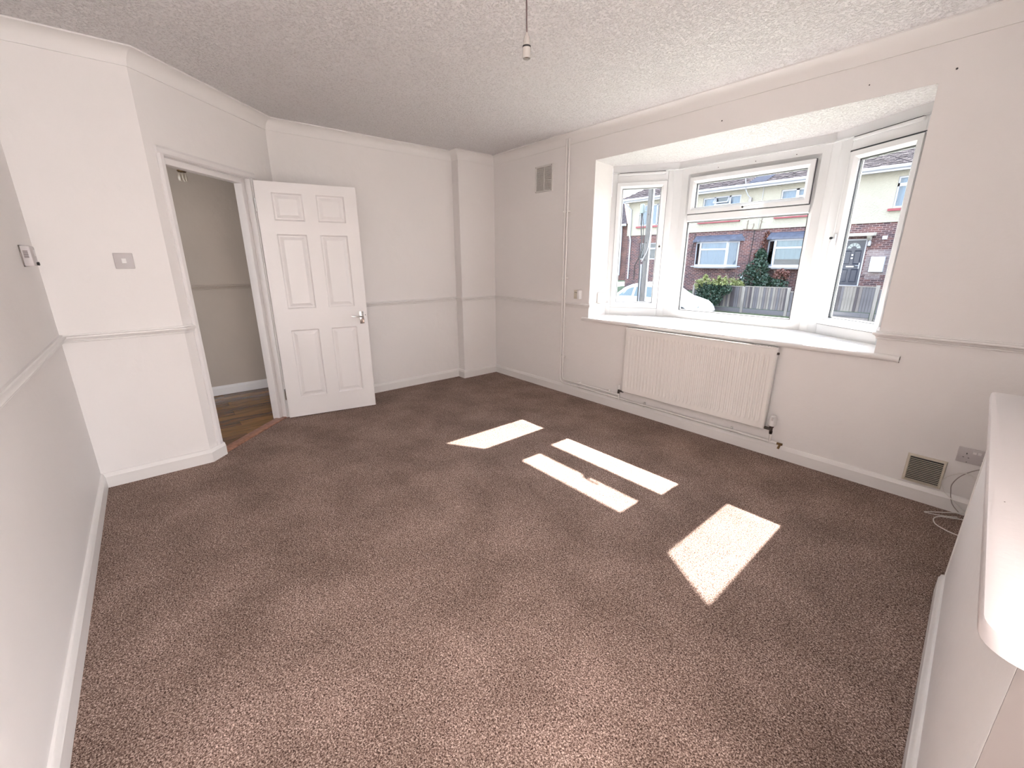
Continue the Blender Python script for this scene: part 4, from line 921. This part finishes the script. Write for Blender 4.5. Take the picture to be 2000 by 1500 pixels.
plant('ivy_bush', (-4.75, 15.62, -.8), 'dark green ivy bush with pale shoots tumbling over the fence beside the white car', [
    ('foliage', M['leaf'], 8500, [((-.25, 0, .40), (.42, .22, .52)), ((-.1, .05, .90), (.55, .28, .42)), ((.45, .05, 1.0), (.5, .24, .26)), ((-.3, 0, .08), (.32, .2, .3)), ((.2, 0, .62), (.4, .18, .35))], .042),
    ('pale_shoots', M['leafpale'], 1300, [((-.2, 0, 1.32), (.5, .25, .15)), ((.4, 0, 1.24), (.5, .25, .10)), ((-.5, 0, 1.15), (.2, .25, .22)), ((-.25, 0, 1.47), (.10, .1, .14)), ((.35, 0, 1.40), (.07, .08, .18)), ((.62, 0, 1.36), (.05, .08, .2))], .042)])
plant('climbing_ivy', (-4.3, 19.3, .2), 'tall dark green climber between the two ground-floor bay windows', [
    ('foliage', M['leaf'], 3600, [((-.1, 0, .35), (.75, .4, .5)), ((-.1, .2, .8), (.55, .3, .45)), ((-.1, .45, 1.3), (.28, .2, .45)), ((.4, -.1, .2), (.5, .3, .3))], .06),
    ('red_leaves', M['leafred'], 700, [((-.1, .55, 1.9), (.16, .08, .45)), ((.0, .55, 2.3), (.12, .06, .25)), ((-.35, .5, 1.4), (.12, .1, .3))], .045)])
plant('dark_hedge', (-8.25, 15.2, -.85), 'dark bluish hedge behind the roof of the white car at the left', [('foliage', M['leaf'], 1800, [((0, 0, .45), (.75, .4, .42)), ((-.5, 0, .5), (.5, .4, .4))], .05)])
plant('yellow_shrub', (-5.1, 18.2, -.02), 'yellow-green low shrub behind the ivy-covered fence', [('foliage', M['leafpale'], 1500, [((0, 0, .27), (.7, .35, .36)), ((.4, 0, .2), (.4, .3, .3))], .05)])
plant('reddish_shrub', (-3.1, 18.9, .15), 'sparse shrub with reddish tips below the blinds window', [('foliage', M['leaf'], 500, [((0, 0, .25), (.35, .3, .3))], .05), ('red_tips', M['leafred'], 550, [((0, 0, .6), (.36, .25, .28))], .05)])
st = MB()
for x, z1 in ((-5.35, 3.25), (-5.05, 3.05), (-4.72, 3.3)):
    p = [(x, HY-.07, 2.80)]; z = 2.8
    while z < z1: z += .06; p.append((x+random.uniform(-.02, .02)+(z-2.8)*.08, HY-.07+random.uniform(-.01, .01), z))
    st.tube(p, .012, 5)
    for q in p[1:]: st.tube([q, (q[0]+random.uniform(-.06, .06), q[1]-.01, q[2]+.02)], .008, 4)
st.tube([(-5.5, HY-.05, 2.88), (-4.6, HY-.05, 2.80)], .02, 5)
tag(st.build('dry_creeper', M['stem']), 'three dry creeper stems clinging to the cream wall above the bays', 'plant')

# utility pole
up = empty('utility_pole', (-4.93, 10.8, GZ), label='weathered wooden utility pole in front of the white car', cat='pole')
MB().tube([(0, 0, 0), (0, 0, 4), (0, 0, 8.5)], .115, 16, .085).build('pole', M['polewood'], up)
MB().lathe([(.0001, -.14), (.075, -.14), (.085, -.05), (.085, .10), (.06, .17), (.0001, .18)], (-.30, -.02, 4.10), 14).tube([(-.30, -.02, 4.0), (-.05, 0, 4.02)], .02, 6).tube([(-.42, -.02, 3.9), (-.2, -.02, 3.92)], .015, 6).build('cable_joint', P('grey_joint_cap', (.16, .19, .19), .6), up)
MB().tube(spline([(-.30, -.05, 3.96), (-.24, -.08, 3.4), (-.17, -.1, 2.9), (-.20, -.1, 2.4), (-.16, -.12, 1.9), (-.14, -.12, 0)]), .022, 6).build('black_cable', M['slot'], up)
MB().tube(spline([(-.27, -.05, 3.96), (-.16, -.08, 3.5), (-.13, -.1, 3.0)]), .014, 6).build('thin_cable', M['slot'], up)
MB().box(-.165, -.105, -.09, -.03, .2, 2.2).build('cable_guard', P('grey_guard', (0.36, 0.374, 0.418), .5), up)
MB().tube(spline([(.10, -.03, 3.1), (.09, -.1, 2.7), (.0, -.14, 2.45), (-.1, -.12, 2.3)]), .012, 6).build('white_cable', M['whitepaint'], up)
for z in (3.9, 2.95, 2.35): MB().lathe([(.0001, -.12), (.018, -.12), (.018, -.09), (.0001, -.09)], (.02, 0, z), 8, 'y').build('bolt', M['slot'], up)
MB().box(.11, .15, -.06, -.02, .9, 8.2).build('conduit', P('pale_conduit', (0.396, 0.396, 0.41), .5), up)

# car
car = empty('car', (-5.6, 13.3, GZ), label='white rounded hatchback parked across the street behind the utility pole', cat='car')
st_ = [  # x, half width, belt z, roof z, shoulder half width, low z
    (-2.02, .62, .62, .64, .50, .34), (-1.96, .74, .78, .86, .58, .24), (-1.80, .82, .84, 1.06, .60, .22), (-1.55, .845, .86, 1.24, .60, .22),
    (-1.2, .85, .87, 1.38, .61, .22), (-.8, .855, .87, 1.46, .62, .22), (-.3, .86, .87, 1.485, .62, .22), (.1, .86, .87, 1.46, .61, .22),
    (.45, .86, .88, 1.34, .60, .22), (.75, .855, .89, 1.16, .60, .22), (1.02, .85, .90, .99, .60, .22), (1.3, .84, .86, .92, .58, .22),
    (1.6, .81, .78, .84, .55, .22), (1.84, .74, .62, .70, .50, .24), (1.97, .62, .48, .54, .42, .28), (2.02, .50, .40, .44, .34, .34)]
body = MB(); nx = len(st_)
sec = []
for x, hwd, bz, rz_, sh, lz in st_:
    half = [(hwd*.9, lz), (hwd, lz+.10), (hwd*1.01, (lz+bz)/2+.05), (hwd*.985, bz), (sh+(hwd-sh)*.18, bz+(rz_-bz)*.72), (sh*.86, bz+(rz_-bz)*.95), (sh*.45, rz_), (0, rz_+.005)]
    full = [(-a, b) for a, b in half]+[(a, b) for a, b in half[::-1][1:]]
    sec.append([(x, a, b) for a, b in full])
ns = len(sec[0])
for s_ in sec: body.v += s_
for i in range(nx-1):
    for j in range(ns-1): body.f.append((i*ns+j, i*ns+j+1, (i+1)*ns+j+1, (i+1)*ns+j))
    body.f.append((i*ns+ns-1, i*ns, (i+1)*ns, (i+1)*ns+ns-1))
body.f.append(tuple(range(ns))); body.f.append(tuple((nx-1)*ns+j for j in range(ns))[::-1])
body.build('body', M['carpaint'], car)
def interp(x):
    for i in range(nx-1):
        if st_[i][0] <= x <= st_[i+1][0]:
            t = (x-st_[i][0])/(st_[i+1][0]-st_[i][0]); return [a+(b-a)*t for a, b in zip(st_[i], st_[i+1])]
def sidept(x, t, side, off=.012):
    _, hwd, bz, rz_, sh, lz = interp(x); a0, b0 = hwd*.985, bz; a1, b1 = sh+(hwd-sh)*.18, bz+(rz_-bz)*.72
    return (x, side*(a0+(a1-a0)*t+off), b0+(b1-b0)*t)
for side in (-1, 1):
    for nm, x0, x1, prof in (('rear_window', -1.66, -.98, lambda s: .25+.72*(1-(1-s)**2)), ('side_window', -.86, .62, lambda s: .97-.5*max(0, s-.45)**1.5)):
        g_ = MB(); n = 12
        for i in range(n+1):
            s_ = i/n; x = x0+(x1-x0)*s_; g_.v += [sidept(x, .08, side), sidept(x, max(.1, prof(s_)), side)]
        for i in range(n): g_.f.append((2*i, 2*i+1, 2*i+3, 2*i+2))
        g_.build(nm, M['carglass'], car)
    MB().lathe([(.0001, -.03), (.05, -.03), (.065, 0), (.05, .04), (.0001, .05)], (.42, side*.95, .98), 12, 'x').build('wing_mirror', M['carpaint'], car)
    MB().box(-.62, -.50, side*.862, side*.878, .79, .815).build('door_handle', M['carpaint'], car, bevel=.004)
    for wx in (-1.28, 1.28):
        MB().lathe([(.0001, -.10), (.16, -.10), (.2, -.09), (.30, -.10), (.315, -.06), (.315, .06), (.30, .10), (.0001, .10)], (wx, side*.76, .315), 24, 'y').build('wheel', M['tyre'], car)
        MB().lathe([(.0001, -.005), (.17, -.005), (.19, .0), (.19, .01), (.0001, .01)], (wx, side*.872, .315), 20, 'y').build('hub_cap', M['chrome'], car)
    MB().lathe([(.0001, -.02), (.07, -.01), (.09, .02), (.0001, .03)], (1.86, side*.58, .56), 14, 'x').build('headlight', M['carglass'], car)
wsn = MB(); n = 6
for i in range(n+1):
    x = .14+(.98-.14)*i/n; _, hwd, bz, rz_, sh, lz = interp(x); wsn.v += [(x+.01, -sh*.8, bz+(rz_-bz)*.96+.012), (x+.01, 0, rz_+.018), (x+.01, sh*.8, bz+(rz_-bz)*.96+.012)]
for i in range(n):
    for j in range(2): wsn.f.append((3*i+j, 3*i+j+1, 3*i+3+j+1, 3*i+3+j))
wsn.build('windscreen', M['carglass'], car)
MB().box(2.0, 2.04, -.26, .26, .33, .44).build('number_plate', M['plastic'], car)
MB().box(1.90, 2.03, -.45, .45, .24, .30).build('grille', M['slot'], car)
MB().box(1.40, 1.80, -.835, -.825, .56, .62).build('side_badge', M['blueprt'], car) if False else None
# everything else in the distance: a low hedge line so the street does not end in mid air
bgt = plant('distant_trees', (-34, 40, -.5), 'low line of distant trees at the end of the street', [('foliage', M['leaf'], 1500, [((0, 0, 2), (9, 2, 2.2)), ((-8, 2, 2), (6, 2, 2))], .35)], False)
